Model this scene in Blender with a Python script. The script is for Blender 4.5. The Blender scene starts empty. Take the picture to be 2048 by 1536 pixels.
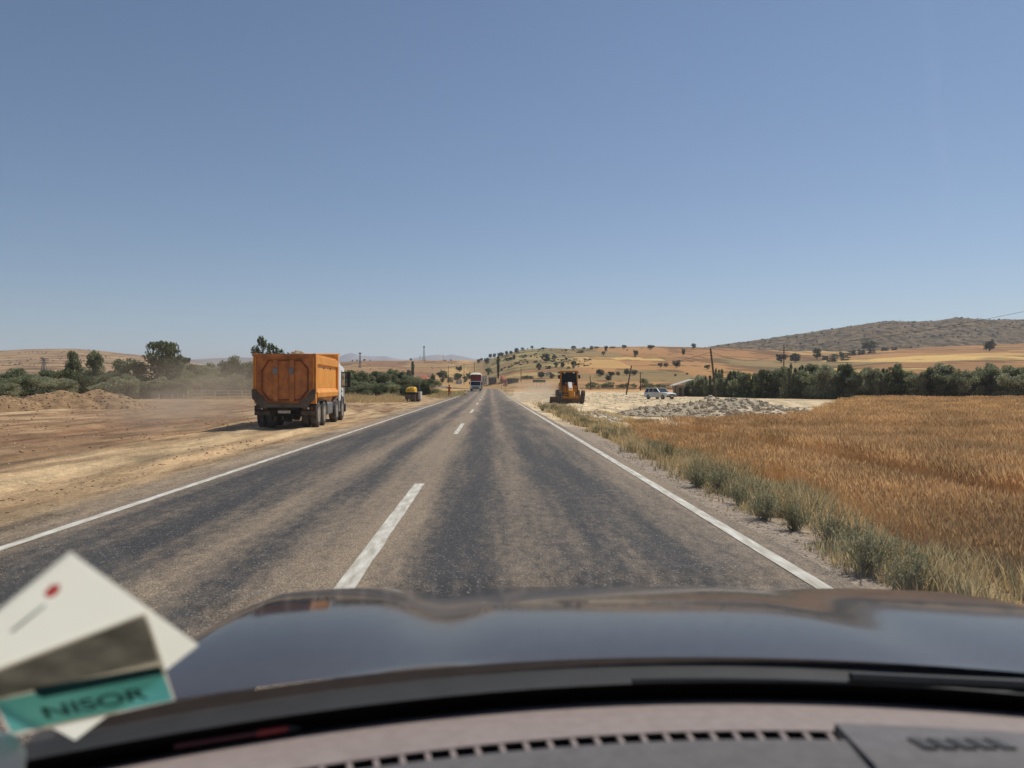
import bpy, bmesh, math, random
import numpy as np
from mathutils import Vector, Matrix, Euler

R = math.radians
rng = np.random.default_rng(7)
random.seed(7)
scene = bpy.context.scene
COL = scene.collection

# ------------------------------------------------------------------ camera
F, U0, V0, CAMZ = 1500.0, 980.0, 772.0, 1.6      # focal length and vanishing point in photo pixels (2048 wide)
cam = bpy.data.cameras.new("camera")
cam.sensor_width = 36.0
cam.lens = 36.0 * F / 2048.0
cam.shift_x = (1024 - U0) / 2048.0
cam.shift_y = (V0 - 768) / 2048.0
cam.clip_start = 0.02
cam.clip_end = 40000
cam.dof.use_dof = True
cam.dof.focus_distance = 25.0
cam.dof.aperture_fstop = 3.8
camo = bpy.data.objects.new("camera", cam)
camo.location = (0, 0, CAMZ)
camo.rotation_euler = (R(90), 0, 0)
COL.objects.link(camo)
scene.camera = camo

# ------------------------------------------------------------------ sky, sun, exposure
SUN_EL, SUN_AZ = 54.0, 52.0                       # azimuth measured from +Y (road direction) to the right
world = bpy.data.worlds.new("World")
scene.world = world
world.use_nodes = True
wn = world.node_tree
bg = wn.nodes["Background"]
sky = wn.nodes.new("ShaderNodeTexSky")
sky.sky_type = 'NISHITA'
sky.sun_disc = False
sky.sun_elevation = R(SUN_EL)
sky.sun_rotation = R(SUN_AZ)
sky.altitude = 900
sky.air_density = 1.0
sky.dust_density = 0.25
sky.ozone_density = 3.0
wn.links.new(sky.outputs[0], bg.inputs[0])
bg.inputs[1].default_value = 0.086
sl = bpy.data.lights.new("sun", 'SUN')
sl.energy = 4.2
sl.angle = R(0.53)
sl.color = (1.0, 0.955, 0.88)
so = bpy.data.objects.new("sun", sl)
so.rotation_euler = (R(90 - SUN_EL), 0, R(180 - SUN_AZ))
COL.objects.link(so)
scene.view_settings.view_transform = 'Standard'
scene.view_settings.look = 'None'
scene.view_settings.exposure = 0.0
scene.view_settings.gamma = 1.0
scene.render.engine = 'CYCLES'
scene.cycles.use_denoising = True
scene.cycles.max_bounces = 8
scene.cycles.transparent_max_bounces = 16
scene.cycles.volume_bounces = 1
scene.cycles.volume_step_rate = 2.0
scene.cycles.volume_max_steps = 96
scene.cycles.caustics_reflective = False
scene.cycles.caustics_refractive = False

# ------------------------------------------------------------------ helpers
def lin(c):
    c = np.asarray(c, float) / 255.0
    return tuple(np.where(c <= 0.04045, c / 12.92, ((c + 0.055) / 1.055) ** 2.4))

def smooth(a, b, x):
    t = np.clip((np.asarray(x, float) - a) / (b - a), 0, 1)
    return t * t * (3 - 2 * t)

_h = np.random.default_rng(3).random((256, 256))
def vnoise(x, y):
    x = np.asarray(x, float); y = np.asarray(y, float)
    xi = np.floor(x).astype(int); yi = np.floor(y).astype(int)
    fx = x - xi; fy = y - yi
    fx = fx * fx * (3 - 2 * fx); fy = fy * fy * (3 - 2 * fy)
    g = lambda a, b: _h[a % 256, b % 256]
    return (g(xi, yi) * (1 - fx) + g(xi + 1, yi) * fx) * (1 - fy) + (g(xi, yi + 1) * (1 - fx) + g(xi + 1, yi + 1) * fx) * fy
def fbm(x, y, o=4):
    s = 0; a = 0.5
    for i in range(o):
        s = s + a * (vnoise(x * 2 ** i + 17.3 * i, y * 2 ** i + 5.1 * i) - 0.5) * 2
        a *= 0.5
    return s

MATS = {}
def pm(name, c1, c2=None, scale=4.0, rough=0.8, metal=0.0, bump=0.0, coat=0.0, spec=0.5, stretch=None, detail=4, bscale=None, coatr=0.04):
    """procedural material: noise between two colours (sRGB 0-255), optional bump"""
    if name in MATS: return MATS[name]
    m = bpy.data.materials.new(name); m.use_nodes = True
    nt = m.node_tree; N = nt.nodes; L = nt.links
    b = N["Principled BSDF"]
    b.inputs["Roughness"].default_value = rough
    b.inputs["Metallic"].default_value = metal
    b.inputs["Specular IOR Level"].default_value = spec
    if coat:
        b.inputs["Coat Weight"].default_value = coat
        b.inputs["Coat Roughness"].default_value = coatr
    if c2 is None: c2 = tuple(0.82 * v for v in c1)
    tc = N.new("ShaderNodeTexCoord")
    mp = N.new("ShaderNodeMapping")
    L.new(tc.outputs["Object"], mp.inputs[0])
    if stretch: mp.inputs["Scale"].default_value = stretch
    nz = N.new("ShaderNodeTexNoise")
    nz.inputs["Scale"].default_value = scale
    nz.inputs["Detail"].default_value = detail
    L.new(mp.outputs[0], nz.inputs["Vector"])
    cr = N.new("ShaderNodeValToRGB")
    cr.color_ramp.elements[0].position = 0.35; cr.color_ramp.elements[1].position = 0.65
    cr.color_ramp.elements[0].color = (*lin(c2), 1); cr.color_ramp.elements[1].color = (*lin(c1), 1)
    L.new(nz.outputs[0], cr.inputs[0])
    L.new(cr.outputs[0], b.inputs["Base Color"])
    if bump:
        bp = N.new("ShaderNodeBump"); bp.inputs["Strength"].default_value = bump
        bp.inputs["Distance"].default_value = 0.05
        n2 = N.new("ShaderNodeTexNoise"); n2.inputs["Scale"].default_value = bscale or scale * 3
        n2.inputs["Detail"].default_value = 5
        L.new(mp.outputs[0], n2.inputs["Vector"])
        L.new(n2.outputs[0], bp.inputs["Height"])
        L.new(bp.outputs[0], b.inputs["Normal"])
    MATS[name] = m
    return m

class MB:
    """collects shapes for ONE mesh object"""
    def __init__(s): s.v = []; s.f = []; s.m = []; s.mi = 0
    def add(s, vs, fs, M=None):
        o = len(s.v)
        if M is not None: vs = [tuple(M @ Vector(p)) for p in vs]
        s.v += [tuple(p) for p in vs]
        s.f += [tuple(i + o for i in f) for f in fs]
        s.m += [s.mi] * len(fs)
    def box(s, x0, x1, y0, y1, z0, z1, bev=0.0, M=None):
        if bev <= 0:
            vs = [(x, y, z) for x in (x0, x1) for y in (y0, y1) for z in (z0, z1)]
            fs = [(0, 1, 3, 2), (4, 6, 7, 5), (0, 4, 5, 1), (2, 3, 7, 6), (0, 2, 6, 4), (1, 5, 7, 3)]
            s.add(vs, fs, M); return
        bm = bmesh.new()
        bmesh.ops.create_cube(bm, size=1)
        for v in bm.verts:
            v.co = Vector(((x0 + x1) / 2 + v.co.x * (x1 - x0), (y0 + y1) / 2 + v.co.y * (y1 - y0), (z0 + z1) / 2 + v.co.z * (z1 - z0)))
        bmesh.ops.bevel(bm, geom=bm.edges[:], offset=bev, segments=2, affect='EDGES', profile=0.5)
        s.frombm(bm, M)
    def frombm(s, bm, M=None):
        bm.verts.index_update()
        s.add([v.co[:] for v in bm.verts], [[v.index for v in f.verts] for f in bm.faces], M)
        bm.free()
    def tube(s, p0, p1, r0, r1=None, n=8, cap=True):
        r1 = r0 if r1 is None else r1
        p0 = Vector(p0); p1 = Vector(p1); d = (p1 - p0)
        q = d.to_track_quat('Z', 'Y')
        vs = []
        for p, r in ((p0, r0), (p1, r1)):
            for i in range(n):
                a = 2 * math.pi * i / n
                vs.append(p + q @ Vector((r * math.cos(a), r * math.sin(a), 0)))
        fs = [(i, (i + 1) % n, n + (i + 1) % n, n + i) for i in range(n)]
        if cap: fs += [tuple(range(n - 1, -1, -1)), tuple(range(n, 2 * n))]
        s.add(vs, fs)
    def path(s, pts, r, n=5):
        for a, b in zip(pts[:-1], pts[1:]): s.tube(a, b, r, r, n)
    def prism(s, poly, axis, a, b, M=None):
        """extrude a 2-D polygon along an axis between a and b"""
        n = len(poly)
        def p3(p, t):
            return {'x': (t, p[0], p[1]), 'y': (p[0], t, p[1]), 'z': (p[0], p[1], t)}[axis]
        vs = [p3(p, a) for p in poly] + [p3(p, b) for p in poly]
        fs = [tuple(range(n - 1, -1, -1)), tuple(range(n, 2 * n))] + [(i, (i + 1) % n, n + (i + 1) % n, n + i) for i in range(n)]
        s.add(vs, fs, M)
    def lathe(s, prof, n=24, axis='x', c=(0, 0, 0), closed=False):
        """profile of (along axis, radius)"""
        vs = []
        for (a, r) in prof:
            for i in range(n):
                t = 2 * math.pi * i / n
                p = {'x': (a, r * math.cos(t), r * math.sin(t)), 'y': (r * math.cos(t), a, r * math.sin(t)), 'z': (r * math.cos(t), r * math.sin(t), a)}[axis]
                vs.append((p[0] + c[0], p[1] + c[1], p[2] + c[2]))
        k = len(prof); fs = []
        for j in range(k - 1 + (1 if closed else 0)):
            j2 = (j + 1) % k
            for i in range(n):
                fs.append((j * n + i, j * n + (i + 1) % n, j2 * n + (i + 1) % n, j2 * n + i))
        if not closed:
            fs += [tuple(range(n - 1, -1, -1)), tuple((k - 1) * n + i for i in range(n))]
        s.add(vs, fs)
    def loft(s, rings, cap=True):
        n = len(rings[0]); vs = [p for r in rings for p in r]; fs = []
        for j in range(len(rings) - 1):
            for i in range(n):
                fs.append((j * n + i, j * n + (i + 1) % n, (j + 1) * n + (i + 1) % n, (j + 1) * n + i))
        if cap: fs += [tuple(range(n - 1, -1, -1)), tuple((len(rings) - 1) * n + i for i in range(n))]
        s.add(vs, fs)
    def mesh(s, name, mats, smooth_=False, fixn=True):
        me = bpy.data.meshes.new(name)
        me.from_pydata(s.v, [], s.f)
        for m in (mats if isinstance(mats, (list, tuple)) else [mats]): me.materials.append(m)
        me.polygons.foreach_set("material_index", s.m)
        if fixn:
            bm = bmesh.new(); bm.from_mesh(me); bmesh.ops.recalc_face_normals(bm, faces=bm.faces[:]); bm.to_mesh(me); bm.free()
        if smooth_:
            me.polygons.foreach_set("use_smooth", [True] * len(me.polygons))
            try: me.set_sharp_from_angle(angle=R(40))
            except Exception: pass
        me.update()
        return me
    def build(s, name, mats, parent=None, smooth_=False):
        return link(name, s.mesh(name, mats, smooth_), parent)

def link(name, data, parent=None, loc=None, rot=None, scale=None):
    o = bpy.data.objects.new(name, data)
    COL.objects.link(o)
    if parent is not None: o.parent = parent
    if loc is not None: o.location = loc
    if rot is not None: o.rotation_euler = rot
    if scale is not None: o.scale = scale
    return o
def tag(o, label, cat, group=None):
    o["label"] = label; o["category"] = cat
    if group: o["group"] = group
    return o
def thing(name, label, cat, loc=(0, 0, 0), rz=0.0, scale=None, group=None):
    o = link(name, None, None, loc, (0, 0, rz), scale)
    o.empty_display_size = 0.3
    return tag(o, label, cat, group)
def npmesh(name, v, f, mats, smooth_=False, mi=None):
    """fast mesh from numpy arrays; f is (n,3) or (n,4)"""
    me = bpy.data.meshes.new(name)
    v = np.asarray(v, np.float32); f = np.asarray(f, np.int32)
    k = f.shape[1]
    me.vertices.add(len(v)); me.vertices.foreach_set("co", v.ravel())
    me.loops.add(f.size); me.loops.foreach_set("vertex_index", f.ravel())
    me.polygons.add(len(f))
    me.polygons.foreach_set("loop_start", np.arange(0, f.size, k, dtype=np.int32))
    for m in (mats if isinstance(mats, (list, tuple)) else [mats]): me.materials.append(m)
    if mi is not None: me.polygons.foreach_set("material_index", np.asarray(mi, np.int32))
    me.polygons.foreach_set("use_smooth", np.full(len(f), smooth_, bool))
    me.update(calc_edges=True)
    return me
def set_color(me, name, cols):
    a = me.attributes.new(name, 'FLOAT_COLOR', 'POINT')
    c = np.ones((len(me.vertices), 4), np.float32); c[:, :cols.shape[1]] = cols
    a.data.foreach_set("color", c.ravel())

# ------------------------------------------------------------------ terrain heights
XL, XC, XR = -4.80, -1.15, 2.64                   # left line, centre dashes, right line
def road_x(y):
    y = np.asarray(y, float)
    return -np.where(y > 215, (np.maximum(y - 215, 0)) ** 2 / 620.0, 0)
def base_z(y):
    return 0.62 * smooth(95, 185, y)

CREST = np.array([  # u, v of the skyline in the photo, distance of the crest, distance of the foot
 (-500,716,1150,330),(-200,708,1200,330),(0,701,1200,330),(50,698,1200,330),(100,697,1200,330),(150,697,1200,330),(200,701,1200,330),
 (250,707,1180,330),(300,712,1150,330),(360,719,1120,330),(400,728,1100,330),(450,737,1080,330),(500,743,1050,330),(600,733,1020,330),
 (680,723.5,1000,300),(720,721,1000,300),(800,721,1000,300),(850,720,1000,300),(900,720,1000,300),(945,721,980,300),(965,721,880,290),
 (985,716,800,270),(1000,711,760,260),(1030,703,740,240),(1060,698,740,235),(1100,696,750,232),(1150,697,770,230),(1200,694,790,230),
 (1300,692,800,230),(1400,694,800,230),(1500,698,790,230),(1600,702,760,220),(1700,703,720,180),(1800,697,690,150),(1900,692,680,140),
 (2048,686,680,140),(2600,676,680,140)], float)
CS = (CREST[:, 0] - U0) / F
def hill_z(x, y):
    x = np.asarray(x, float); y = np.asarray(y, float)
    ys = np.maximum(y, 1.0); s = x / ys
    e = (V0 - np.interp(s, CS, CREST[:, 1])) / F
    D = np.interp(s, CS, CREST[:, 2]); B = np.interp(s, CS, CREST[:, 3])
    Hc = e * D + (CAMZ - 0.62)
    t = np.clip((y - B) / (D - B), 0, 1)
    p = t ** 1.25
    p = p - 0.035 * np.sin(t * math.pi * 3) * t * (1 - t)
    h = Hc * p * (1 - 0.65 * smooth(1.02, 1.9, y / D))
    n = fbm(x / 60, y / 60, 4) * 1.6 * t * (1 - t) * 3
    return np.where(y > 100, h + n, 0.0)
def tracks(x, y):
    """churned wheel tracks in the dirt left of the road, roughly along the road"""
    x = np.asarray(x, float); y = np.asarray(y, float)
    xx = x + 0.10 * y + 2.2 * fbm(y / 24, x / 40 + 2.0, 2)
    a = fbm(xx / 0.9, y / 13 + 4, 4); b = fbm(xx / 2.6 + 7, y / 30, 3)
    w = smooth(1.0, 2.6, XL - x) * (1 - smooth(60, 85, y)) * (y > 2)
    return np.clip(a * 0.9 + b * 0.8, -1, 1) * w
def ground_z(x, y):
    x = np.asarray(x, float); y = np.asarray(y, float)
    b = base_z(y)
    rx = x - road_x(y)
    left = smooth(0.45, 2.6, XL - rx)              # dirt apron lies lower than the road
    rgt = smooth(0.55, 2.4, rx - XR) * (1 - smooth(38, 60, y))
    n = fbm(x / 3.1, y / 4.3, 4)
    z = b - 0.045 - 0.10 * left - 0.17 * rgt
    off = np.clip(np.maximum(XL - 0.4 - rx, rx - XR - 0.5) / 2.0, 0, 1)
    z = z + off * (0.045 * n) * (y < 400)
    # low ruts beside the left edge of the road
    rut = np.exp(-((rx + 7.2 + 0.5 * fbm(y / 5, 3.3, 2)) / 0.28) ** 2) * 0.10 + np.exp(-((rx + 9.2 + 0.6 * fbm(y / 6, 9.1, 2)) / 0.35) ** 2) * 0.08
    z = z + rut * (np.abs(fbm(x * 1.3, y * 0.5, 3)) * 2.2) * smooth(4, 9, y) * (1 - smooth(26, 34, y))
    z = z + 0.13 * tracks(rx, y)
    return z + hill_z(x, y)

def hit(u, v, y0=3.0, y1=1600.0):
    """where the view ray through photo pixel (u, v) meets the terrain"""
    ys = np.exp(np.linspace(math.log(y0), math.log(y1), 1600))
    xs = (u - U0) / F * ys; zs = CAMZ + (V0 - v) / F * ys
    g = ground_z(xs, ys)
    k = np.argmax(g >= zs)
    if g[k] < zs[k]: k = int(np.argmin(zs - g))
    return Vector((xs[k], ys[k], float(g[k])))
def on_ground(u, y, dz=0.0):
    x = (u - U0) / F * y
    return Vector((x, y, float(ground_z(x, y)) + dz))
def G(x, y, dz=0.0): return Vector((x, y, float(ground_z(x, y)) + dz))

# ------------------------------------------------------------------ ground sheet
ny, nx = 520, 460
yy = np.concatenate([np.linspace(-60, 2.0, 40), 2.0 + np.cumsum(0.09 * 1.0208 ** np.arange(ny - 40))])
yy = yy[yy < 15500]
yy = np.append(yy, 15500.0)
ny = len(yy)
t = np.linspace(-1, 1, nx)
sx = np.sign(t) * np.abs(t) ** 1.45
W = 34 + 0.92 * np.maximum(yy, 0)
X = sx[None, :] * W[:, None] + 0 * yy[:, None]
Y = np.repeat(yy[:, None], nx, 1)
Z = ground_z(X, Y)
idx = np.arange(ny * nx).reshape(ny, nx)
faces = np.stack([idx[:-1, :-1], idx[:-1, 1:], idx[1:, 1:], idx[1:, :-1]], -1).reshape(-1, 4)

S = X / np.maximum(Y, 1)
U = S * F + U0
RX = X - road_x(Y)
n1 = fbm(X / 7, Y / 9, 4); n2 = fbm(X / 1.3, Y / 2.2, 3); n3 = fbm(X / 45, Y / 30, 4)
def mixc(c, col, w):
    return c * (1 - w[..., None]) + np.asarray(lin(col))[None, None, :] * w[..., None]
C = np.zeros(X.shape + (3,)) + np.asarray(lin((168, 136, 98)))
# left dirt apron: pale tan close to the road, browner churned soil further off
leftm = smooth(0.2, 0.8, XL - RX) * (Y < 400)
C = mixc(C, (200, 166, 124), leftm)
trk = tracks(RX, Y)
C = mixc(C, (148, 114, 82), leftm * smooth(0.05, 0.32, -trk) * 0.75)
C = mixc(C, (216, 186, 142), leftm * smooth(0.08, 0.4, trk) * 0.6)
brown = leftm * np.clip(smooth(6, 10, XL - RX + 3.0 * n1 - 0.06 * Y) * smooth(17, 24, Y + 5 * n1) * (1 - 0.7 * smooth(70, 95, Y)), 0, 1)
C = mixc(C, (146, 106, 76), np.clip(brown * (0.55 + 0.8 * n2), 0, 1))
C = mixc(C, (150, 132, 106), leftm * smooth(0.15, 0.5, n2) * 0.35)
grav = smooth(0.1, 0.3, XL - RX) * (1 - smooth(0.75, 1.5, XL - RX + 0.35 * n2))
C = mixc(C, (158, 140, 118), grav * 0.9)
# dry grass land further left and in the middle distance
dry = smooth(108, 130, Y + 10 * n1) * (RX < 0) * (Y < 420)
C = mixc(C, (176, 148, 92), dry)
C = mixc(C, (150, 142, 92), dry * smooth(0.0, 0.3, n1))
gold = smooth(0, 14, Y - 165 + 4 * n1) * (1 - smooth(280, 300, Y)) * (RX < -6) * (U > 790)
C = mixc(C, (226, 176, 98), gold * 0.9)
# right: gravel shoulder, weedy verge, pale earthwork, wheat soil
sh = smooth(0.15, 0.3, RX - XR) * (1 - smooth(0.7, 1.3, RX - XR + 0.25 * n2)) * (Y < 230)
verge = smooth(0.6, 1.0, RX - XR + 0.3 * n2) * (1 - smooth(40, 56, Y + 4 * n1)) * (RX > 0)
C = mixc(C, (186, 154, 104), verge)
C = mixc(C, (150, 128, 100), verge * (1 - smooth(5.2, 7.0, X)) * smooth(-0.1, 0.3, n2))
C = mixc(C, (166, 128, 86), verge * smooth(5.2, 6.4, X))
C = mixc(C, (165, 148, 130), sh)
pad = smooth(30, 40, Y + 5 * n1 + 2.0 * (X < 6)) * (RX > XR + 0.3) * (1 - smooth(150, 170, Y + 8 * n1)) * (1 - smooth(30, 40, X - 0.05 * Y + 3 * n1))
C = mixc(C, (232, 205, 162), pad)
C = mixc(C, (204, 184, 150), pad * smooth(0.0, 0.35, n2) * 0.6)
fld = (RX > 3) * smooth(150, 172, Y + 8 * n1) * (1 - smooth(214, 226, Y))
C = mixc(C, (214, 158, 96), fld)
fr = smooth(30, 44, X - 0.05 * Y + 3 * n1) * (Y > 30) * (Y < 300)
C = mixc(C, (186, 134, 82), fr)
# hills
far = smooth(215, 260, Y)
rightfields = far * smooth(1130, 1200, U + 60 * n3 + 0.12 * (Y - 400))
scrub = far * (1 - smooth(1130, 1200, U + 60 * n3 + 0.12 * (Y - 400))) * smooth(940, 985, U)
midf = far * (1 - smooth(940, 985, U)) * smooth(560, 640, U)
lefth = far * (1 - smooth(560, 640, U))
C = mixc(C, (182, 136, 84), rightfields)
C = mixc(C, (166, 142, 92), scrub)
C = mixc(C, (148, 134, 88), scrub * smooth(0.05, 0.3, n3))
C = mixc(C, (184, 134, 92), scrub * smooth(0.1, 0.3, fbm(X / 90 + 9, Y / 40, 3)) * (Y < 520))
C = mixc(C, (140, 108, 82), midf)
C = mixc(C, (196, 158, 104), midf * smooth(870, 900, U - 0.1 * (Y - 600) + 20 * n3))
C = mixc(C, (170, 138, 102), lefth)
# weights for the shader: R fields patchwork, G hill scrub relief, B churned soil, A unused
Wt = np.zeros(X.shape + (3,))
Wt[..., 0] = np.clip(rightfields + 0.35 * midf + 0.25 * scrub * (Y < 500), 0, 1)
Wt[..., 1] = np.clip(lefth + 0.8 * scrub, 0, 1)
Wt[..., 2] = np.clip(leftm * (Y < 130) + pad, 0, 1)
me = npmesh("ground", np.stack([X, Y, Z], -1).reshape(-1, 3), faces, [], True)
set_color(me, "basecol", C.reshape(-1, 3)); set_color(me, "wts", Wt.reshape(-1, 3))

def ground_material():
    m = bpy.data.materials.new("dry_ground"); m.use_nodes = True
    nt = m.node_tree; N = nt.nodes; L = nt.links
    b = N["Principled BSDF"]; b.inputs["Roughness"].default_value = 0.95; b.inputs["Specular IOR Level"].default_value = 0.15
    def attr(n):
        a = N.new("ShaderNodeAttribute"); a.attribute_name = n; return a
    geo = N.new("ShaderNodeNewGeometry")
    def noise(scale, detail=5, stretch=None):
        v = geo.outputs["Position"]
        if stretch:
            mp = N.new("ShaderNodeMapping"); mp.inputs["Scale"].default_value = stretch
            L.new(v, mp.inputs[0]); v = mp.outputs[0]
        n = N.new("ShaderNodeTexNoise"); n.inputs["Scale"].default_value = scale; n.inputs["Detail"].default_value = detail
        n.inputs["Roughness"].default_value = 0.6
        L.new(v, n.inputs["Vector"]); return n.outputs[0]
    def mul(a, c, f=None):
        x = N.new("ShaderNodeMix"); x.data_type = 'RGBA'; x.blend_type = 'MULTIPLY'
        if f is None: x.inputs["Factor"].default_value = 1
        else: L.new(f, x.inputs["Factor"])
        L.new(a, x.inputs["A"]); L.new(c, x.inputs["B"]); return x.outputs["Result"]
    def mrange(a, i0, i1, o0, o1):
        r = N.new("ShaderNodeMapRange"); r.inputs[1].default_value = i0; r.inputs[2].default_value = i1
        r.inputs[3].default_value = o0; r.inputs[4].default_value = o1
        L.new(a, r.inputs[0]); return r.outputs[0]
    def math_(op, a, b_):
        r = N.new("ShaderNodeMath"); r.operation = op
        for i, q in enumerate((a, b_)):
            if isinstance(q, float): r.inputs[i].default_value = q
            else: L.new(q, r.inputs[i])
        return r.outputs[0]
    w = attr("wts"); sep = N.new("ShaderNodeSeparateColor"); L.new(w.outputs["Color"], sep.inputs[0])
    col = attr("basecol").outputs["Color"]
    # field patchwork
    mp = N.new("ShaderNodeMapping"); mp.inputs["Scale"].default_value = (0.017, 0.0085, 0.0); mp.inputs["Rotation"].default_value = (0, 0, R(9))
    dist = N.new("ShaderNodeTexNoise"); dist.inputs["Scale"].default_value = 0.012; L.new(geo.outputs["Position"], dist.inputs["Vector"])
    L.new(geo.outputs["Position"], mp.inputs[0])
    vo = N.new("ShaderNodeTexVoronoi"); vo.distance = 'CHEBYCHEV'; vo.inputs["Scale"].default_value = 1.0; vo.inputs["Randomness"].default_value = 0.85
    L.new(mp.outputs[0], vo.inputs["Vector"])
    ramp = N.new("ShaderNodeValToRGB"); ramp.color_ramp.interpolation = 'CONSTANT'
    stops = [(0.0, (158, 114, 70)), (0.2, (182, 134, 82)), (0.38, (206, 162, 98)), (0.5, (170, 122, 74)), (0.66, (146, 124, 80)), (0.78, (188, 142, 86)), (0.88, (226, 186, 112))]
    e = ramp.color_ramp.elements
    e[0].position = 0; e[0].color = (*lin(stops[0][1]), 1)
    e[1].position = stops[1][0]; e[1].color = (*lin(stops[1][1]), 1)
    for p_, c_ in stops[2:]:
        q = e.new(p_); q.color = (*lin(c_), 1)
    sc = N.new("ShaderNodeSeparateColor"); L.new(vo.outputs["Color"], sc.inputs[0]); L.new(sc.outputs[0], ramp.inputs[0])
    mx = N.new("ShaderNodeMix"); mx.data_type = 'RGBA'
    L.new(math_('MULTIPLY', sep.outputs[0], 0.85), mx.inputs["Factor"]); L.new(col, mx.inputs["A"]); L.new(ramp.outputs[0], mx.inputs["B"])
    col = mx.outputs["Result"]
    ve = N.new("ShaderNodeTexVoronoi"); ve.feature = 'F2'; ve.distance = 'CHEBYCHEV'; ve.inputs["Randomness"].default_value = 0.85
    L.new(mp.outputs[0], ve.inputs["Vector"])
    edge = math_('SUBTRACT', ve.outputs["Distance"], vo.outputs["Distance"])
    ed = mrange(edge, 0.0, 0.035, 0.55, 1.0)
    ed = math_('MAXIMUM', ed, math_('SUBTRACT', 1.0, sep.outputs[0]))
    edc = N.new("ShaderNodeCombineColor"); [L.new(ed, edc.inputs[i]) for i in range(3)]
    col = mul(col, edc.outputs[0])
    # horizontal terraces on scrub hills
    hn = mrange(noise(0.045, 11, (0.45, 1.0, 2.5)), 0.40, 0.58, 0.46, 1.2)
    hc = N.new("ShaderNodeCombineColor"); [L.new(hn, hc.inputs[i]) for i in range(3)]
    col = mul(col, hc.outputs[0], sep.outputs[1])
    # near soil: streaks along the road and clods
    sn = mrange(noise(0.8, 9, (1.5, 0.30, 1.0)), 0.36, 0.64, 0.5, 1.22)
    scc = N.new("ShaderNodeCombineColor"); [L.new(sn, scc.inputs[i]) for i in range(3)]
    col = mul(col, scc.outputs[0], sep.outputs[2])
    gn = mrange(noise(9.0, 6), 0.3, 0.7, 0.78, 1.18)
    gc = N.new("ShaderNodeCombineColor"); [L.new(gn, gc.inputs[i]) for i in range(3)]
    col = mul(col, gc.outputs[0])
    fn = mrange(noise(42.0, 4), 0.34, 0.66, 0.68, 1.3)
    fc = N.new("ShaderNodeCombineColor"); [L.new(fn, fc.inputs[i]) for i in range(3)]
    col = mul(col, fc.outputs[0])
    ln = mrange(noise(0.021, 6), 0.3, 0.7, 0.88, 1.1)
    lc = N.new("ShaderNodeCombineColor"); [L.new(ln, lc.inputs[i]) for i in range(3)]
    col = mul(col, lc.outputs[0])
    L.new(col, b.inputs["Base Color"])
    bp = N.new("ShaderNodeBump"); bp.inputs["Strength"].default_value = 0.9; bp.inputs["Distance"].default_value = 0.06
    L.new(noise(5.0, 8), bp.inputs["Height"])
    bp2 = N.new("ShaderNodeBump"); bp2.inputs["Strength"].default_value = 0.7; bp2.inputs["Distance"].default_value = 1.2
    L.new(noise(0.16, 7), bp2.inputs["Height"]); L.new(bp.outputs[0], bp2.inputs["Normal"])
    L.new(bp2.outputs[0], b.inputs["Normal"])
    return m
me.materials.append(ground_material())
g = link("ground", me); g["kind"] = "structure"

# ------------------------------------------------------------------ far hills and mountains
def ridge(name, crest, D, depth, mat, rough_amp, label_kind="structure", cut=0.0, n=260, m=26):
    cu = np.array([c[0] for c in crest], float); cv = np.array([c[1] for c in crest], float)
    us = np.linspace(cu[0], cu[-1], n); s = (us - U0) / F
    tt = np.linspace(-1, 1, m)
    v_ = []
    for t_ in tt:
        y = D + t_ * depth * 0.5
        h = (CAMZ + (V0 - np.interp(us, cu, cv)) / F * D)
        fall = 1 - abs(t_) ** 1.5
        x = s * y
        z = (h + rough_amp * fbm(x / (D * 0.03), y / (D * 0.03) + 3, 5) * (0.25 + abs(t_))) * fall - 30 * (1 - fall)
        v_.append(np.stack([x, np.full(n, y), z], -1))
    v_ = np.concatenate(v_)
    id_ = np.arange(m * n).reshape(m, n)
    f_ = np.stack([id_[:-1, :-1], id_[:-1, 1:], id_[1:, 1:], id_[1:, :-1]], -1).reshape(-1, 4)
    o = link(name, npmesh(name, v_, f_, mat, True)); o["kind"] = "structure"
    return v_
m_mount = pm("mountain_rock", (150, 128, 112), (110, 100, 92), scale=0.004, rough=1, spec=0.1, detail=8)
ridge("mountains", [(560,735),(640,724),(672,716),(690,709.5),(702,707),(716,711),(735,713),(770,712.5),(800,718),(815,719),(832,715.5),(855,711),(878,708),(890,710.5),(903,707.5),(925,712),(950,718),(985,722),(1010,730)], 9000, 2600, m_mount, 40)
ridge("hills", [(260,735),(330,724),(370,719.5),(420,717),(480,715),(540,715),(610,720),(660,735)], 5200, 1800, m_mount, 16)
m_rock = pm("rocky_scrub", (140, 118, 90), (66, 60, 44), scale=0.10, rough=1, spec=0.1, detail=11, bump=1.0, bscale=0.12)
ROCKV = ridge("hills", [(1330,706),(1400,698),(1430,692),(1500,683),(1560,674),(1620,665),(1680,657),(1740,648),(1785,642),(1830,645),(1870,642),(1910,636),(1960,638),(2048,639),(2200,634),(2500,640)], 1150, 620, m_rock, 9, n=420, m=60)

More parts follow.
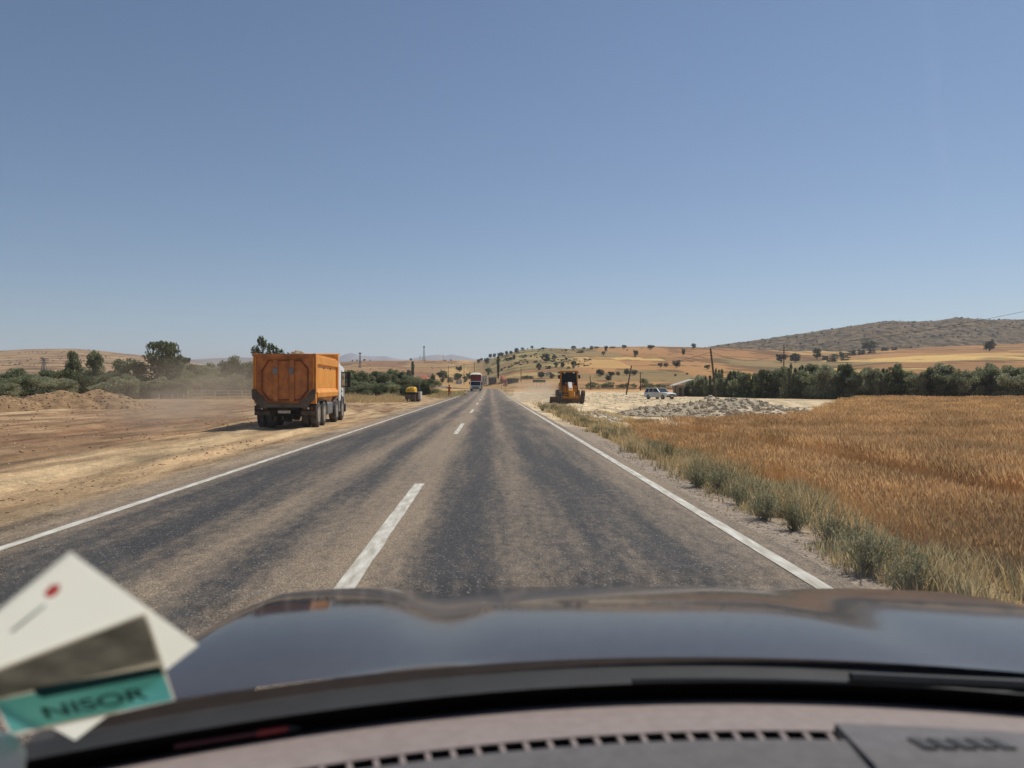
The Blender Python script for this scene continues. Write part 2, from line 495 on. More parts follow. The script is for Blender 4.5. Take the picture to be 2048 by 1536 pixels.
# ------------------------------------------------------------------ road
def road_material():
    m = bpy.data.materials.new("asphalt"); m.use_nodes = True
    nt = m.node_tree; N = nt.nodes; L = nt.links
    b = N["Principled BSDF"]; b.inputs["Roughness"].default_value = 0.78; b.inputs["Specular IOR Level"].default_value = 0.35
    a = N.new("ShaderNodeAttribute"); a.attribute_name = "lane"     # R: metres across the road, G: metres along it
    sep = N.new("ShaderNodeSeparateColor"); L.new(a.outputs["Color"], sep.inputs[0])
    geo = N.new("ShaderNodeNewGeometry")
    def noise(scale, detail, stretch):
        mp = N.new("ShaderNodeMapping"); mp.inputs["Scale"].default_value = stretch
        L.new(geo.outputs["Position"], mp.inputs[0])
        n = N.new("ShaderNodeTexNoise"); n.inputs["Scale"].default_value = scale; n.inputs["Detail"].default_value = detail
        n.inputs["Roughness"].default_value = 0.62
        L.new(mp.outputs[0], n.inputs["Vector"]); return n.outputs[0]
    def M(op, p, q):
        r = N.new("ShaderNodeMath"); r.operation = op
        for i, k in enumerate((p, q)):
            if isinstance(k, (int, float)): r.inputs[i].default_value = k
            else: L.new(k, r.inputs[i])
        return r.outputs[0]
    # distort the across coordinate a little so that the wheel tracks wander
    wob = M('MULTIPLY', M('SUBTRACT', noise(0.3, 3, (1, 0.2, 1)), 0.5), 0.45)
    xx = M('ADD', sep.outputs[0], wob)
    xr = N.new("ShaderNodeMapRange"); xr.inputs[1].default_value = -5.2; xr.inputs[2].default_value = 3.0
    L.new(xx, xr.inputs[0])
    cr = N.new("ShaderNodeValToRGB"); cr.color_ramp.interpolation = 'B_SPLINE'
    pts = [(-5.2, 1), (-4.75, .75), (-4.35, .1), (-3.5, .05), (-3.05, .35), (-2.65, .85), (-2.35, .45), (-2.1, .1), (-1.85, .4), (-1.5, .95), (-1.0, .95), (-0.75, .4), (-0.45, .05), (0.0, .1), (0.25, .6), (0.5, .55), (0.8, .15), (1.6, .15), (2.1, .5), (2.6, .8), (3.0, 1.0)]
    e = cr.color_ramp.elements
    for k, (x_, w_) in enumerate(pts):
        q = e[k] if k < 2 else e.new(0.5)
    for k, (x_, w_) in enumerate(pts):
        e[k].position = (x_ + 5.2) / 8.2; e[k].color = (w_, w_, w_, 1)
    L.new(xr.outputs[0], cr.inputs[0])
    streak = noise(2.6, 9, (1.0, 0.07, 1))
    patch = noise(0.8, 7, (1.0, 0.13, 1))
    d = M('ADD', cr.outputs[0], M('MULTIPLY', M('SUBTRACT', streak, 0.5), 1.5))
    d = M('ADD', d, M('MULTIPLY', M('SUBTRACT', patch, 0.5), 1.0))
    d = M('ADD', d, M('MULTIPLY', M('SUBTRACT', noise(9.0, 8, (1.0, 0.45, 1)), 0.5), 1.3))
    d2 = N.new("ShaderNodeMapRange"); d2.interpolation_type = 'SMOOTHSTEP'
    d2.inputs[1].default_value = -0.1; d2.inputs[2].default_value = 1.15; L.new(d, d2.inputs[0])
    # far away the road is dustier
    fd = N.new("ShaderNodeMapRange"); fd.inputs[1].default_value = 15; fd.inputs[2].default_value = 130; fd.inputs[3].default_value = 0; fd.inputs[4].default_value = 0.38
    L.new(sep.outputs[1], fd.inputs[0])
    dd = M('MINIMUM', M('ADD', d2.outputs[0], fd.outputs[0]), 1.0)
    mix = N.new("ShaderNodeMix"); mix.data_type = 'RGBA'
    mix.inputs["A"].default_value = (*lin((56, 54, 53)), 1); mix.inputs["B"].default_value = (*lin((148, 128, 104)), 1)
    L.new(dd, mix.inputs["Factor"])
    # stone chippings
    vo = N.new("ShaderNodeTexVoronoi"); vo.inputs["Scale"].default_value = 78; L.new(geo.outputs["Position"], vo.inputs["Vector"])
    sp = N.new("ShaderNodeSeparateColor"); L.new(vo.outputs["Color"], sp.inputs[0])
    chip = N.new("ShaderNodeMapRange"); chip.inputs[1].default_value = 0.0; chip.inputs[2].default_value = 1.0; chip.inputs[3].default_value = 0.55; chip.inputs[4].default_value = 1.42
    L.new(sp.outputs[0], chip.inputs[0])
    cc = N.new("ShaderNodeCombineColor"); [L.new(chip.outputs[0], cc.inputs[i]) for i in range(3)]
    mu = N.new("ShaderNodeMix"); mu.data_type = 'RGBA'; mu.blend_type = 'MULTIPLY'; mu.inputs["Factor"].default_value = 1
    L.new(mix.outputs["Result"], mu.inputs["A"]); L.new(cc.outputs[0], mu.inputs["B"])
    bright = N.new("ShaderNodeMapRange"); bright.inputs[1].default_value = 0.955; bright.inputs[2].default_value = 0.965; bright.inputs[4].default_value = 0.4
    L.new(sp.outputs[1], bright.inputs[0])
    m2 = N.new("ShaderNodeMix"); m2.data_type = 'RGBA'; m2.inputs["B"].default_value = (*lin((196, 186, 170)), 1)
    L.new(bright.outputs[0], m2.inputs["Factor"]); L.new(mu.outputs["Result"], m2.inputs["A"])
    L.new(m2.outputs["Result"], b.inputs["Base Color"])
    bp = N.new("ShaderNodeBump"); bp.inputs["Strength"].default_value = 0.8; bp.inputs["Distance"].default_value = 0.008
    L.new(vo.outputs["Distance"], bp.inputs["Height"]); L.new(bp.outputs[0], b.inputs["Normal"])
    return m
ry = np.concatenate([np.arange(-55, 60, 1.0), np.arange(60, 215, 2.5), np.arange(215, 480, 4.0)])
rxs = np.linspace(XL - 0.28, XR + 0.28, 17)
RXg = rxs[None, :] + road_x(ry)[:, None]; RYg = np.repeat(ry[:, None], len(rxs), 1)
edge_w = np.zeros_like(RXg); wv = 0.10
edge_w[:, 0] = -wv * (fbm(ry * 0.9, ry * 0 + 2.2, 3)); edge_w[:, -1] = wv * fbm(ry * 0.8, ry * 0 + 7.7, 3)
RXg = RXg + edge_w
def road_z(x, y): return base_z(y) + hill_z(x, y)
RZg = road_z(RXg, RYg) + np.where(RYg > 215, 0.06, 0)
id_ = np.arange(RXg.size).reshape(RXg.shape)
rm = npmesh("road", np.stack([RXg, RYg, RZg], -1).reshape(-1, 3), np.stack([id_[:-1, :-1], id_[:-1, 1:], id_[1:, 1:], id_[1:, :-1]], -1).reshape(-1, 4), road_material(), True)
lane = np.stack([np.repeat(rxs[None, :], len(ry), 0), RYg, RYg * 0], -1).reshape(-1, 3)
set_color(rm, "lane", lane)
road = link("road", rm); road["kind"] = "structure"
m_line = pm("road_paint", (226, 220, 206), (178, 168, 148), scale=3.2, rough=0.75, detail=9, stretch=(4, 0.7, 1), bump=0.3, bscale=60)
def strip(name, xc, w, y0, y1, step=1.0, jit=0.008):
    ys = np.arange(y0, y1 + 1e-6, step) if y1 - y0 > step else np.array([y0, y1])
    n = len(ys); xc_ = xc + road_x(ys)
    j1 = jit * fbm(ys * 2.1, ys * 0 + xc, 3); j2 = jit * fbm(ys * 2.3, ys * 0 + xc + 5, 3)
    a = np.stack([xc_ - w / 2 + j1, ys, road_z(xc_, ys) + 0.006 + np.where(ys > 215, 0.06, 0)], -1)
    b_ = np.stack([xc_ + w / 2 + j2, ys, road_z(xc_, ys) + 0.006 + np.where(ys > 215, 0.06, 0)], -1)
    v_ = np.concatenate([a, b_]); f_ = np.array([(i, n + i, n + i + 1, i + 1) for i in range(n - 1)])
    return link(name, npmesh(name, v_, f_, m_line), road)
strip("edge_line", XL, 0.13, -50, 430); strip("edge_line", XR, 0.14, -50, 430)
for k in range(-2, 12):
    y1 = 12.25 + 19.7 * k
    if k == 0: strip("centre_dash", XC, 0.165, y1 - 7.2, y1, 0.6, 0.014)
    else: strip("centre_dash", XC, 0.15, y1 - 7.0, y1, 1.0)

# ------------------------------------------------------------------ vegetation prototypes
def leaf_material(name, c1, c2, c3, thru=0.5, var=0.2):
    m = bpy.data.materials.new(name); m.use_nodes = True
    nt = m.node_tree; N = nt.nodes; L = nt.links
    b = N["Principled BSDF"]; b.inputs["Roughness"].default_value = 0.6; b.inputs["Specular IOR Level"].default_value = 0.25
    oi = N.new("ShaderNodeObjectInfo")
    geo = N.new("ShaderNodeNewGeometry")
    cr = N.new("ShaderNodeValToRGB")
    e = cr.color_ramp.elements
    e[0].color = (*lin(c1), 1); e[1].color = (*lin(c3), 1); q = e.new(0.5); q.color = (*lin(c2), 1)
    ad = N.new("ShaderNodeMath"); ad.operation = 'MULTIPLY_ADD'
    L.new(geo.outputs["Random Per Island"], ad.inputs[0]); ad.inputs[1].default_value = 0.7
    ml = N.new("ShaderNodeMath"); ml.operation = 'MULTIPLY'; L.new(oi.outputs["Random"], ml.inputs[0]); ml.inputs[1].default_value = 0.3
    L.new(ml.outputs[0], ad.inputs[2]); L.new(ad.outputs[0], cr.inputs[0])
    nz = N.new("ShaderNodeTexNoise"); nz.inputs["Scale"].default_value = 0.45; nz.inputs["Detail"].default_value = 5
    L.new(geo.outputs["Position"], nz.inputs["Vector"])
    mr = N.new("ShaderNodeMapRange"); mr.inputs[1].default_value = 0.35; mr.inputs[2].default_value = 0.65; mr.inputs[3].default_value = 1 - var; mr.inputs[4].default_value = 1.08
    L.new(nz.outputs[0], mr.inputs[0])
    cc = N.new("ShaderNodeCombineColor"); [L.new(mr.outputs[0], cc.inputs[i]) for i in range(3)]
    mu = N.new("ShaderNodeMix"); mu.data_type = 'RGBA'; mu.blend_type = 'MULTIPLY'; mu.inputs["Factor"].default_value = 1
    L.new(cr.outputs[0], mu.inputs["A"]); L.new(cc.outputs[0], mu.inputs["B"])
    cr = mu; cr_out = mu.outputs["Result"]
    L.new(cr_out, b.inputs["Base Color"])
    tr = N.new("ShaderNodeBsdfTranslucent"); L.new(cr_out, tr.inputs[0])
    mx = N.new("ShaderNodeMixShader"); mx.inputs[0].default_value = thru
    L.new(b.outputs[0], mx.inputs[1]); L.new(tr.outputs[0], mx.inputs[2])
    L.new(mx.outputs[0], N["Material Output"].inputs[0])
    return m
lf_dark = leaf_material("leaf_dark", (72, 80, 52), (98, 106, 70), (128, 132, 94))
lf_mid = leaf_material("leaf_green", (104, 110, 78), (138, 142, 104), (168, 168, 130))
lf_pale = leaf_material("leaf_pale", (130, 132, 100), (160, 160, 124), (186, 182, 148))
lf_hill = leaf_material("leaf_oak", (64, 70, 50), (86, 92, 64), (114, 116, 84))
m_bark = pm("bark", (98, 84, 66), (66, 56, 44), scale=6, rough=0.95, bump=0.5)

def lobes_for(kind, r):
    L_ = []
    if kind == 'round':
        for i in range(24):
            a = r.uniform(0, 2 * math.pi); z = r.uniform(0.2, 0.88)
            rad = 0.32 * math.sqrt(max(0.05, 1 - ((z - 0.55) / 0.45) ** 2)) * r.uniform(0.4, 1.0)
            L_.append((rad * math.cos(a), rad * math.sin(a), z, r.uniform(0.12, 0.19), r.uniform(0.1, 0.16)))
    elif kind == 'poplar':
        for i in range(16):
            z = 0.12 + 0.85 * i / 15; a = r.uniform(0, 2 * math.pi)
            w = 0.32 * (math.sin(math.pi * min(1, 0.25 + 0.75 * (1 - z))) * 0.8 + 0.25)
            L_.append((0.12 * w * math.cos(a), 0.12 * w * math.sin(a), z, w * r.uniform(0.75, 1.15), 0.07))
    elif kind == 'tall':
        for i in range(34):
            z = r.uniform(0.06, 0.9); a = r.uniform(0, 2 * math.pi)
            w = (0.36 * (1 - 0.5 * z)) * math.sqrt(r.uniform(0.02, 1.0))
            L_.append((w * math.cos(a), w * math.sin(a), z, r.uniform(0.13, 0.22) * (1.1 - 0.4 * z), r.uniform(0.09, 0.15)))
    elif kind == 'feather':
        for st in range(7):
            a = r.uniform(0, 2 * math.pi); rr = r.uniform(0.05, 0.4); top = r.uniform(0.72, 1.0)
            for j in range(7):
                z = top * (0.08 + 0.92 * j / 6)
                L_.append((rr * math.cos(a) + r.normal(0, .02), rr * math.sin(a) + r.normal(0, .02), z - 0.03, 0.14 * (1.15 - 0.85 * z / top), 0.09))
    elif kind == 'lobed':
        for (cx, cz, w) in ((-0.26, 0.84, 0.15), (-0.1, 0.74, 0.22), (0.12, 0.86, 0.15), (0.05, 0.62, 0.24), (-0.2, 0.55, 0.24), (0.40, 0.60, 0.10), (0.26, 0.55, 0.17), (0.18, 0.40, 0.24), (-0.12, 0.36, 0.26), (0.0, 0.2, 0.26), (-0.28, 0.68, 0.18), (0.22, 0.74, 0.16), (0.0, 0.48, 0.24), (-0.2, 0.2, 0.2), (0.2, 0.22, 0.2), (0.0, 0.08, 0.24)):
            for k in range(3): L_.append((cx + r.normal(0, .05), r.normal(0, 0.15), cz + r.normal(0, .03), w * .8, w * .48))
    elif kind == 'wind':
        for br in range(7):
            for j in range(6):
                q = j / 5
                x = -0.34 + br * 0.07 + q * q * (0.04 + 0.085 * br) - 0.06 * q; z = 0.10 + q * (0.86 - 0.06 * br)
                L_.append((x + r.normal(0, .02), r.normal(0, 0.13), z, 0.15 - 0.06 * q, 0.10))
    elif kind == 'bush':
        for i in range(26):
            a = r.uniform(0, 2 * math.pi); rad = 0.38 * math.sqrt(r.uniform(0, 1)); z = r.uniform(0.03, 0.85) * (1 - 0.6 * rad)
            L_.append((rad * math.cos(a), rad * math.sin(a), z + 0.06, r.uniform(0.12, 0.22), r.uniform(0.09, 0.17)))
    return L_
def crown(name, kind, n, size, mat, seed, up=0.0):
    r = np.random.default_rng(seed)
    lb = np.array(lobes_for(kind, r))
    k = r.integers(0, len(lb), n)
    d = r.normal(0, 1, (n, 3)); d /= np.linalg.norm(d, axis=1)[:, None]
    rad = r.uniform(0.25, 1.12, n) ** 0.6
    c = lb[k, :3] + d * rad[:, None] * np.stack([lb[k, 3], lb[k, 3], lb[k, 4]], -1)
    c[:, 2] = np.maximum(c[:, 2], 0.01)
    a = r.normal(0, 1, (n, 3)); a[:, 2] += up; a /= np.linalg.norm(a, axis=1)[:, None]
    b_ = np.cross(a, r.normal(0, 1, (n, 3))); b_ /= np.linalg.norm(b_, axis=1)[:, None]
    sz = size * r.uniform(0.55, 1.3, n)[:, None]
    v_ = np.stack([c - a * sz * (0.9 + 0.5 * (up > 0)), c + b_ * sz * 0.5, c + a * sz * (0.9 + 0.5 * (up > 0)), c - b_ * sz * 0.5], 1).reshape(-1, 3)
    return npmesh(name, v_, np.arange(4 * n).reshape(n, 4), mat)
def trunk(name, kind, seed):
    r = random.Random(seed); m = MB()
    if kind == 'bush':
        for i in range(5):
            a = r.uniform(0, 6.28); m.tube((0, 0, 0), (0.22 * math.cos(a), 0.22 * math.sin(a), 0.55), 0.02, 0.008, 5)
    else:
        top = 0.9 if kind in ('poplar', 'tall') else 0.6
        p = [Vector((0, 0, -0.02)), Vector((r.uniform(-.02, .02), 0, 0.2)), Vector((r.uniform(-.03, .03), r.uniform(-.03, .03), 0.4)), Vector((0.0, 0, top))]
        rr = [0.035, 0.028, 0.021, 0.006]
        for i in range(3): m.tube(p[i], p[i + 1], rr[i], rr[i + 1], 7)
        for i in range(7):
            a = r.uniform(0, 6.28); z0 = r.uniform(0.18, 0.5); L_ = 0.08 if kind == 'poplar' else 0.28
            m.tube((0, 0, z0), (L_ * math.cos(a), L_ * math.sin(a), z0 + r.uniform(0.12, 0.28)), 0.012, 0.004, 5)
    return m.mesh(name, m_bark)
PROTO = {}
def proto(kind, tone, lod, seed):
    key = (kind, tone, lod, seed)
    if key not in PROTO:
        mat = {'dark': lf_dark, 'mid': lf_mid, 'pale': lf_pale, 'hill': lf_hill}[tone]
        n, sz = {'far': (700, 0.075), 'mid': (2200, 0.045), 'near': (5200, 0.030)}[lod]
        if kind == 'wind': n = int(n * 0.7)
        PROTO[key] = (crown("crown", kind, n, sz, mat, seed + 11, 0.9 if kind in ('wind', 'tall', 'feather') else 0.0), trunk("trunk", kind, seed + 5))
    return PROTO[key]
def plant(name, label, cat, p, w, h, kind, tone, lod='far', group=None, seed=None):
    seed = random.randint(0, 3) if seed is None else seed
    c, t_ = proto(kind, tone, lod, seed)
    o = thing(name, label, cat, (p[0], p[1], p[2] - 0.02 * h), random.uniform(-0.35, 0.35) if kind in ('lobed', 'wind') else random.uniform(0, 6.28), (w, w, h), group)
    link("crown", c, o); link("trunk" if kind != 'bush' else "stem", t_, o)
    return o
def plant_px(name, label, cat, u, v, wpx, hpx, kind, tone, lod='far', group=None, y0=60):
    p = hit(u, v, y0)
    k = p.y / F
    return plant(name, label, cat, p, wpx * k * 1.08, hpx * k * 1.06, kind, tone, lod, group)

# --- trees on the right hand hillside (photo u, base v, width, height)
HT = [(981,718,9,11),(989,715.5,8,9),(998,714,8,9),(1004,713.5,9,9),(1013,710.5,8,9),(1022,709.5,8,8),(1033,706.5,10,11),(1045,700.5,8,6),(1064,697.6,7,6.5),
 (1086,699.5,9,5),(1028,719,9,10),(1092,725,22,19),(1108,723,11,13),(1132,703,6,5),(1147,700,12,8.5),(1132,721,8,6.5),(1078,741,13,15),(1112,735.5,11,11),
 (1125,736,12,13),(1147.5,737,14,16),(1083,756,19,13),(1104,758,12,11),(1183,699.5,9,8),(1212,703.5,10,12),(1207,710.5,9,8),(1248,698,12,8.5),(1301,699.5,17,10),
 (1271,715.5,12,16),(1367,711,10,14),(1387,697.5,12,11),(1321,735,12,10),(1332,734.5,11,9),(1353,735.5,19,15),(1200,754.5,20,17),(1222,754.5,16,12),(1236,751.5,10,8),
 (1253,750.5,17,13),(1269,750.5,18,11),(1217,762,19,12),(1562,725,27,18),(1590,725,27,19),(1634,719,18,24),(1415,739,15,10),(1739,696,34,20),(1979,702,30,22),
 (958,726,11,8),(974,728.5,15,13),(963,722,8,6)]
for (u, v, w, h) in HT:
    lab = {1092: "largest dark tree clump on the grassy slope above the grader", 1353: "broad tree beside two smaller ones on the brown fields", 1739: "wide dark tree at the foot of the rocky ridge",
           1271: "lone oval tree casting a shadow in the mid-slope stubble fields", 1367: "lone round tree on a thin trunk in the upper brown fields", 1387: "lone tree breaking the skyline of the stubble hill",
           1634: "tall dark tree standing above the plantation belt", 1979: "lone dark bushy tree on the tan slope under the rocky ridge"}.get(u)
    plant_px("hillside_tree", lab or "dark round-crowned tree standing on the field hillside", "tree", u, v, w, h, 'round', 'hill', 'far', None if lab else "trees scattered over the hillside fields", 180)
for (u, v, w, h) in [(1052,714.5,4,6),(1062,714.5,4,6),(1069,712.5,4,5),(1046,713,3,3),(1055,698.5,2.5,2.8),(1017,721.5,18,8),(1042,722,8,3),(1050,721,7,3),(1038,727,5,4),(1032,728,7,4),(1162,705.5,18,5),
  (1097,737.5,14,7),(1050,757.5,16,7),(1062,757.5,12,6),(1168,697.5,9,4),(1193,696.5,12,4),(1225,696.5,13,4),(1351,752,6,5),(1374,749,7,4),(1137,737.5,8,5),(1120,747,10,5),(1100,749,9,6),(1023,717,4,3),(1254,701,3,3),
  (1650,720,16,11),(1668,717,17,10),(1686,714,18,11),(1704,711,18,12),(1722,709,18,12),(1742,707,16,10),(1770,702,14,9),(1788,700,12,8),(1664,724,20,10),(1690,721,18,9),(1820,696,9,4)]:
    plant_px("hillside_bush", "low dark bush growing on the scrubby hillside", "bush", u, v, w, h, 'bush', 'hill', 'far', "bushes on the hillside", 180)
# --- hedge row at the foot of the hill, behind the stubble field
for (u, v, w, h) in [(1178,776,16,13),(1188,776.4,20,16),(1205,776.6,18,13),(1218,776.6,21,16),(1240,776.8,18,12),(1254,776.8,16,13),(1267,776.8,16,12),(1288,776.6,23,26),(1302,776.8,16,13),(1315,776.8,17,12),(1329,776.8,16,11),(1343,776.8,17,11)]:
    p = on_ground(u, 222 + random.uniform(-3, 3)); k = p.y / F
    plant("hedge_tree", "bushy green tree in the hedge along the foot of the field hill", "tree", p, w * k * 1.15, h * k * 1.1, 'bush', 'mid', 'mid', "hedge trees at the foot of the hill")
# --- village trees ahead
for (u, v, w, h, kd, tn) in [(818,762,15,23,'round','dark'),(885,765,26,24,'round','dark'),(866,765,14,17,'round','dark'),(915,765,20,20,'round','dark'),(918,743,16,11,'round','hill'),(938,760,15,15,'round','dark'),(977,750,17,15,'round','mid'),(931,764,14,12,'round','mid'),(900,765,13,13,'bush','mid'),(955,760,14,12,'round','hill'),(850,766,16,9,'bush','mid')]:
    plant_px("village_tree", "round leafy tree among the village houses", "tree", u, v, w, h, kd, tn, 'far', "village trees", 200)
plant_px("poplar_tree", "tall narrow poplar rising beside the tile-roofed house", "tree", 825.5, 761, 9, 36, 'poplar', 'dark', 'mid', None, 200)
plant_px("poplar_tree", "tall narrow poplar at the roadside where the road enters the village", "tree", 996.5, 759, 9, 44, 'poplar', 'hill', 'mid', None, 200)
for (u, v, w, h) in [(705,723,4,3),(714,722.5,4,3.5),(729,722,6,4),(740,722,3,3),(822,721.5,6.5,5),(890,722,6,2.5),(902,722,5,3),(850,722,4,2)]:
    plant_px("ridge_bush", "tiny dark bush on the skyline of the brown field ridge", "bush", u, v, w, h, 'round', 'hill', 'far', "bushes on the skyline of the ridge", 400)

# --- tree belt left of the road
GL = "trees of the roadside belt beyond the dirt"
LT = [(146,114,40,96,'tall','mid'),(190,116,46,94,'tall','mid'),(152,108,62,66,'bush','dark'),(330,112,76,124,'lobed','dark'),(268,112,64,78,'tall','mid'),(236,114,62,76,'tall','mid'),
      (482,118,66,84,'round','mid'),(545,118,62,118,'wind','dark'),(402,116,74,64,'bush','mid'),(440,118,66,62,'bush','mid'),(372,112,62,58,'bush','mid'),(210,112,56,56,'bush','mid'),(300,110,60,60,'bush','mid'),
      (428,124,60,70,'round','pale'),(356,120,60,72,'tall','pale'),(388,122,60,66,'tall','mid'),(414,120,60,62,'tall','pale'),(460,122,60,72,'tall','mid'),(498,124,60,70,'tall','pale'),(170,118,60,60,'tall','pale'),(90,126,60,52,'tall','mid'),(30,128,60,56,'tall','mid'),(505,120,60,60,'bush','mid'),(590,122,60,60,'bush','mid')]
for i, (u, y, w, h, kd, tn) in enumerate(LT):
    p = on_ground(u, y); k = y / F
    lab = {'lobed': "tallest broad tree with lobed crown in the roadside belt", 'wind': "windswept tree whose crown shows above the orange tipper body"}.get(kd, "green tree in the belt behind the dirt mounds")
    plant("belt_tree", lab, "tree", p, w * k * 1.25, h * k, kd, tn, 'near', None if kd in ('lobed', 'wind') else GL, 0 if kd in ('lobed', 'wind') else i % 3)
for i, (u, y, w, h, tn) in enumerate([(25,125,70,52,'dark'),(70,122,60,46,'pale'),(8,96,60,36,'pale'),(105,104,60,50,'pale'),(60,112,70,48,'mid'),(130,100,50,42,'pale'),(222,98,50,42,'pale'),(250,100,56,52,'pale'),(196,98,44,34,'pale'),(286,102,50,44,'mid'),(322,102,56,46,'pale'),(352,102,56,48,'mid'),(388,106,56,48,'pale'),(420,108,56,50,'pale'),(456,108,60,52,'mid'),(496,108,60,56,'mid'),(-20,110,80,50,'mid'),(-60,118,90,56,'dark'),(-120,120,90,60,'mid')]):
    p = on_ground(u, y); k = y / F
    plant("shrub", "grey-green shrub at the foot of the roadside tree belt", "shrub", p, w * k * 1.15, h * k * 1.05, 'bush', tn, 'near', "shrubs below the tree belt", i % 3)
for i, (u, y, w, h, kd) in enumerate([(704,112,44,56,'tall'),(722,116,44,52,'tall'),(738,122,36,44,'tall'),(752,126,36,50,'tall'),(768,124,34,48,'tall'),(784,128,36,52,'tall'),(800,130,34,48,'tall'),(812,128,34,44,'bush'),(830,132,36,42,'bush'),(848,130,34,42,'bush'),(862,134,30,34,'bush'),(716,104,46,40,'bush'),(745,106,44,38,'bush'),(775,108,40,36,'bush'),(690,110,40,54,'tall'),(805,112,40,34,'bush')]):
    p = on_ground(u, y); k = y / F
    plant("sapling", "young leafy tree in the thicket between tipper and roller", "tree", p, w * k * 1.45, h * k, kd, 'mid' if i % 3 else 'dark', 'near', "thicket of saplings left of the road", i % 3)
# --- plantation belt right of the road
def vtop(u): return np.interp(u, [1366, 1390, 1420, 1450, 1500, 1560, 1600, 1660, 1720, 1800, 2048, 2300], [770, 757, 748, 744, 746, 739, 735, 731, 737, 735, 737, 735])
i = 0
for row in range(2):
    u = 1372 + row * 12
    while u < 2180:
        y = np.interp(u, [1366, 1500, 1700, 2048, 2300], [118, 104, 92, 80, 76]) + row * 4.5 + random.uniform(-1, 1)
        p = on_ground(u, y); k = y / F
        h = (V0 - vtop(u)) * k + CAMZ - p.z + random.uniform(-0.55, 0.55) + 0.15 * row
        w = 46 * 104 / y * k * random.uniform(0.9, 1.3)
        plant("plantation_tree", "slender young tree in the dense plantation beside the wheat", "tree", p, w, max(1.2, h), random.choice(['feather', 'tall', 'tall', 'bush', 'bush']), random.choice(['mid', 'pale', 'mid', 'pale', 'dark']), 'near', "plantation trees along the wheat field", i % 3)
        u += random.uniform(15, 22) * 104 / y; i += 1

# ------------------------------------------------------------------ grass and wheat
def blades(name, x, y, h, w, mat, lean=0.25, head=False, tone=None):
    n = len(x)
    z = ground_z(x, y)
    a = rng.uniform(0, 2 * math.pi, n); la = rng.uniform(0, 2 * math.pi, n)
    lx = np.cos(la) * h * lean * rng.uniform(0.1, 1, n); ly = np.sin(la) * h * lean * rng.uniform(0.1, 1, n)
    dx = np.cos(a) * w / 2; dy = np.sin(a) * w / 2
    b0 = np.stack([x - dx, y - dy, z - 0.02], -1); b1 = np.stack([x + dx, y + dy, z - 0.02], -1)
    m0 = np.stack([x - dx * .8 + lx * .4, y - dy * .8 + ly * .4, z + h * .6], -1); m1 = np.stack([x + dx * .8 + lx * .4, y + dy * .8 + ly * .4, z + h * .6], -1)
    tp = np.stack([x + lx, y + ly, z + h], -1)
    if not head:
        v_ = np.stack([b0, b1, m1, m0, tp], 1).reshape(-1, 3)
        k = np.arange(n)[:, None] * 5
        f_ = np.concatenate([k + [0, 1, 2], k + [0, 2, 3], k + [3, 2, 4]])
    else:
        hw = 2.2
        c0 = np.stack([x - dx * hw + lx * .9, y - dy * hw + ly * .9, z + h * .9], -1); c1 = np.stack([x + dx * hw + lx * .9, y + dy * hw + ly * .9, z + h * .9], -1)
        m = np.stack([x + lx * .7, y + ly * .7, z + h * .78], -1)
        v_ = np.stack([b0, b1, m, c0, c1, tp], 1).reshape(-1, 3)
        k = np.arange(n)[:, None] * 6
        f_ = np.concatenate([k + [0, 1, 2], k + [2, 4, 3], k + [3, 4, 5]])
    o = link(name, npmesh(name, v_, f_, mat)); o["kind"] = "stuff"
    return o
wheat_m = leaf_material("wheat", (196, 150, 98), (216, 174, 120), (238, 206, 156), 0.5, 0.38)
drygrass_m = leaf_material("dry_grass", (176, 150, 104), (208, 182, 132), (232, 212, 168))
weed_m = leaf_material("weed_leaf", (112, 114, 84), (146, 144, 110), (186, 178, 140))
def wheat_mask(x, y):
    n = fbm(x / 4, y / 4, 3)
    s = x / y
    far_ = np.where(s < 0.42, 31.5 + 2.5 * n + 6 * (s - 0.2), np.where(s < 0.49, 33 + (s - 0.42) * 610, 76.0))
    left_ = 5.0 + 0.5 * n + 0.9 * smooth(22, 36, y)
    gap = (np.abs(x - 6.9 - 0.25 * n) < 0.36) | (np.abs(x - 12.2 - 0.3 * n) < 0.2) | (np.abs(x - 14.0 - 0.3 * n) < 0.2)
    return (x > left_) & (y < far_) & ~gap
N_ = 620000
yq = (rng.uniform(0, 1, N_) * (76 ** 0.35 - 5.0 ** 0.35) + 5.0 ** 0.35) ** (1 / 0.35)
xq = rng.uniform(0, 1, N_) ** 0.9 * (0.80 * yq + 3)
k = wheat_mask(xq, yq) & (xq < 0.80 * yq + 3) & (fbm(xq / 1.4, yq / 3.0 + 3, 3) + rng.normal(0, .25, N_) > -0.42)
xq, yq = xq[k], yq[k]
hq = (0.60 + 0.26 * fbm(xq / 2.2, yq / 4, 4)) * rng.uniform(0.75, 1.15, len(xq)) * np.where(xq < 6.9, 0.82, 1.0) * (0.8 + 0.2 * smooth(5, 7.5, xq))
o = blades("wheat", xq, yq, hq, 0.0045 + 0.00026 * yq, wheat_m, 0.45, True)
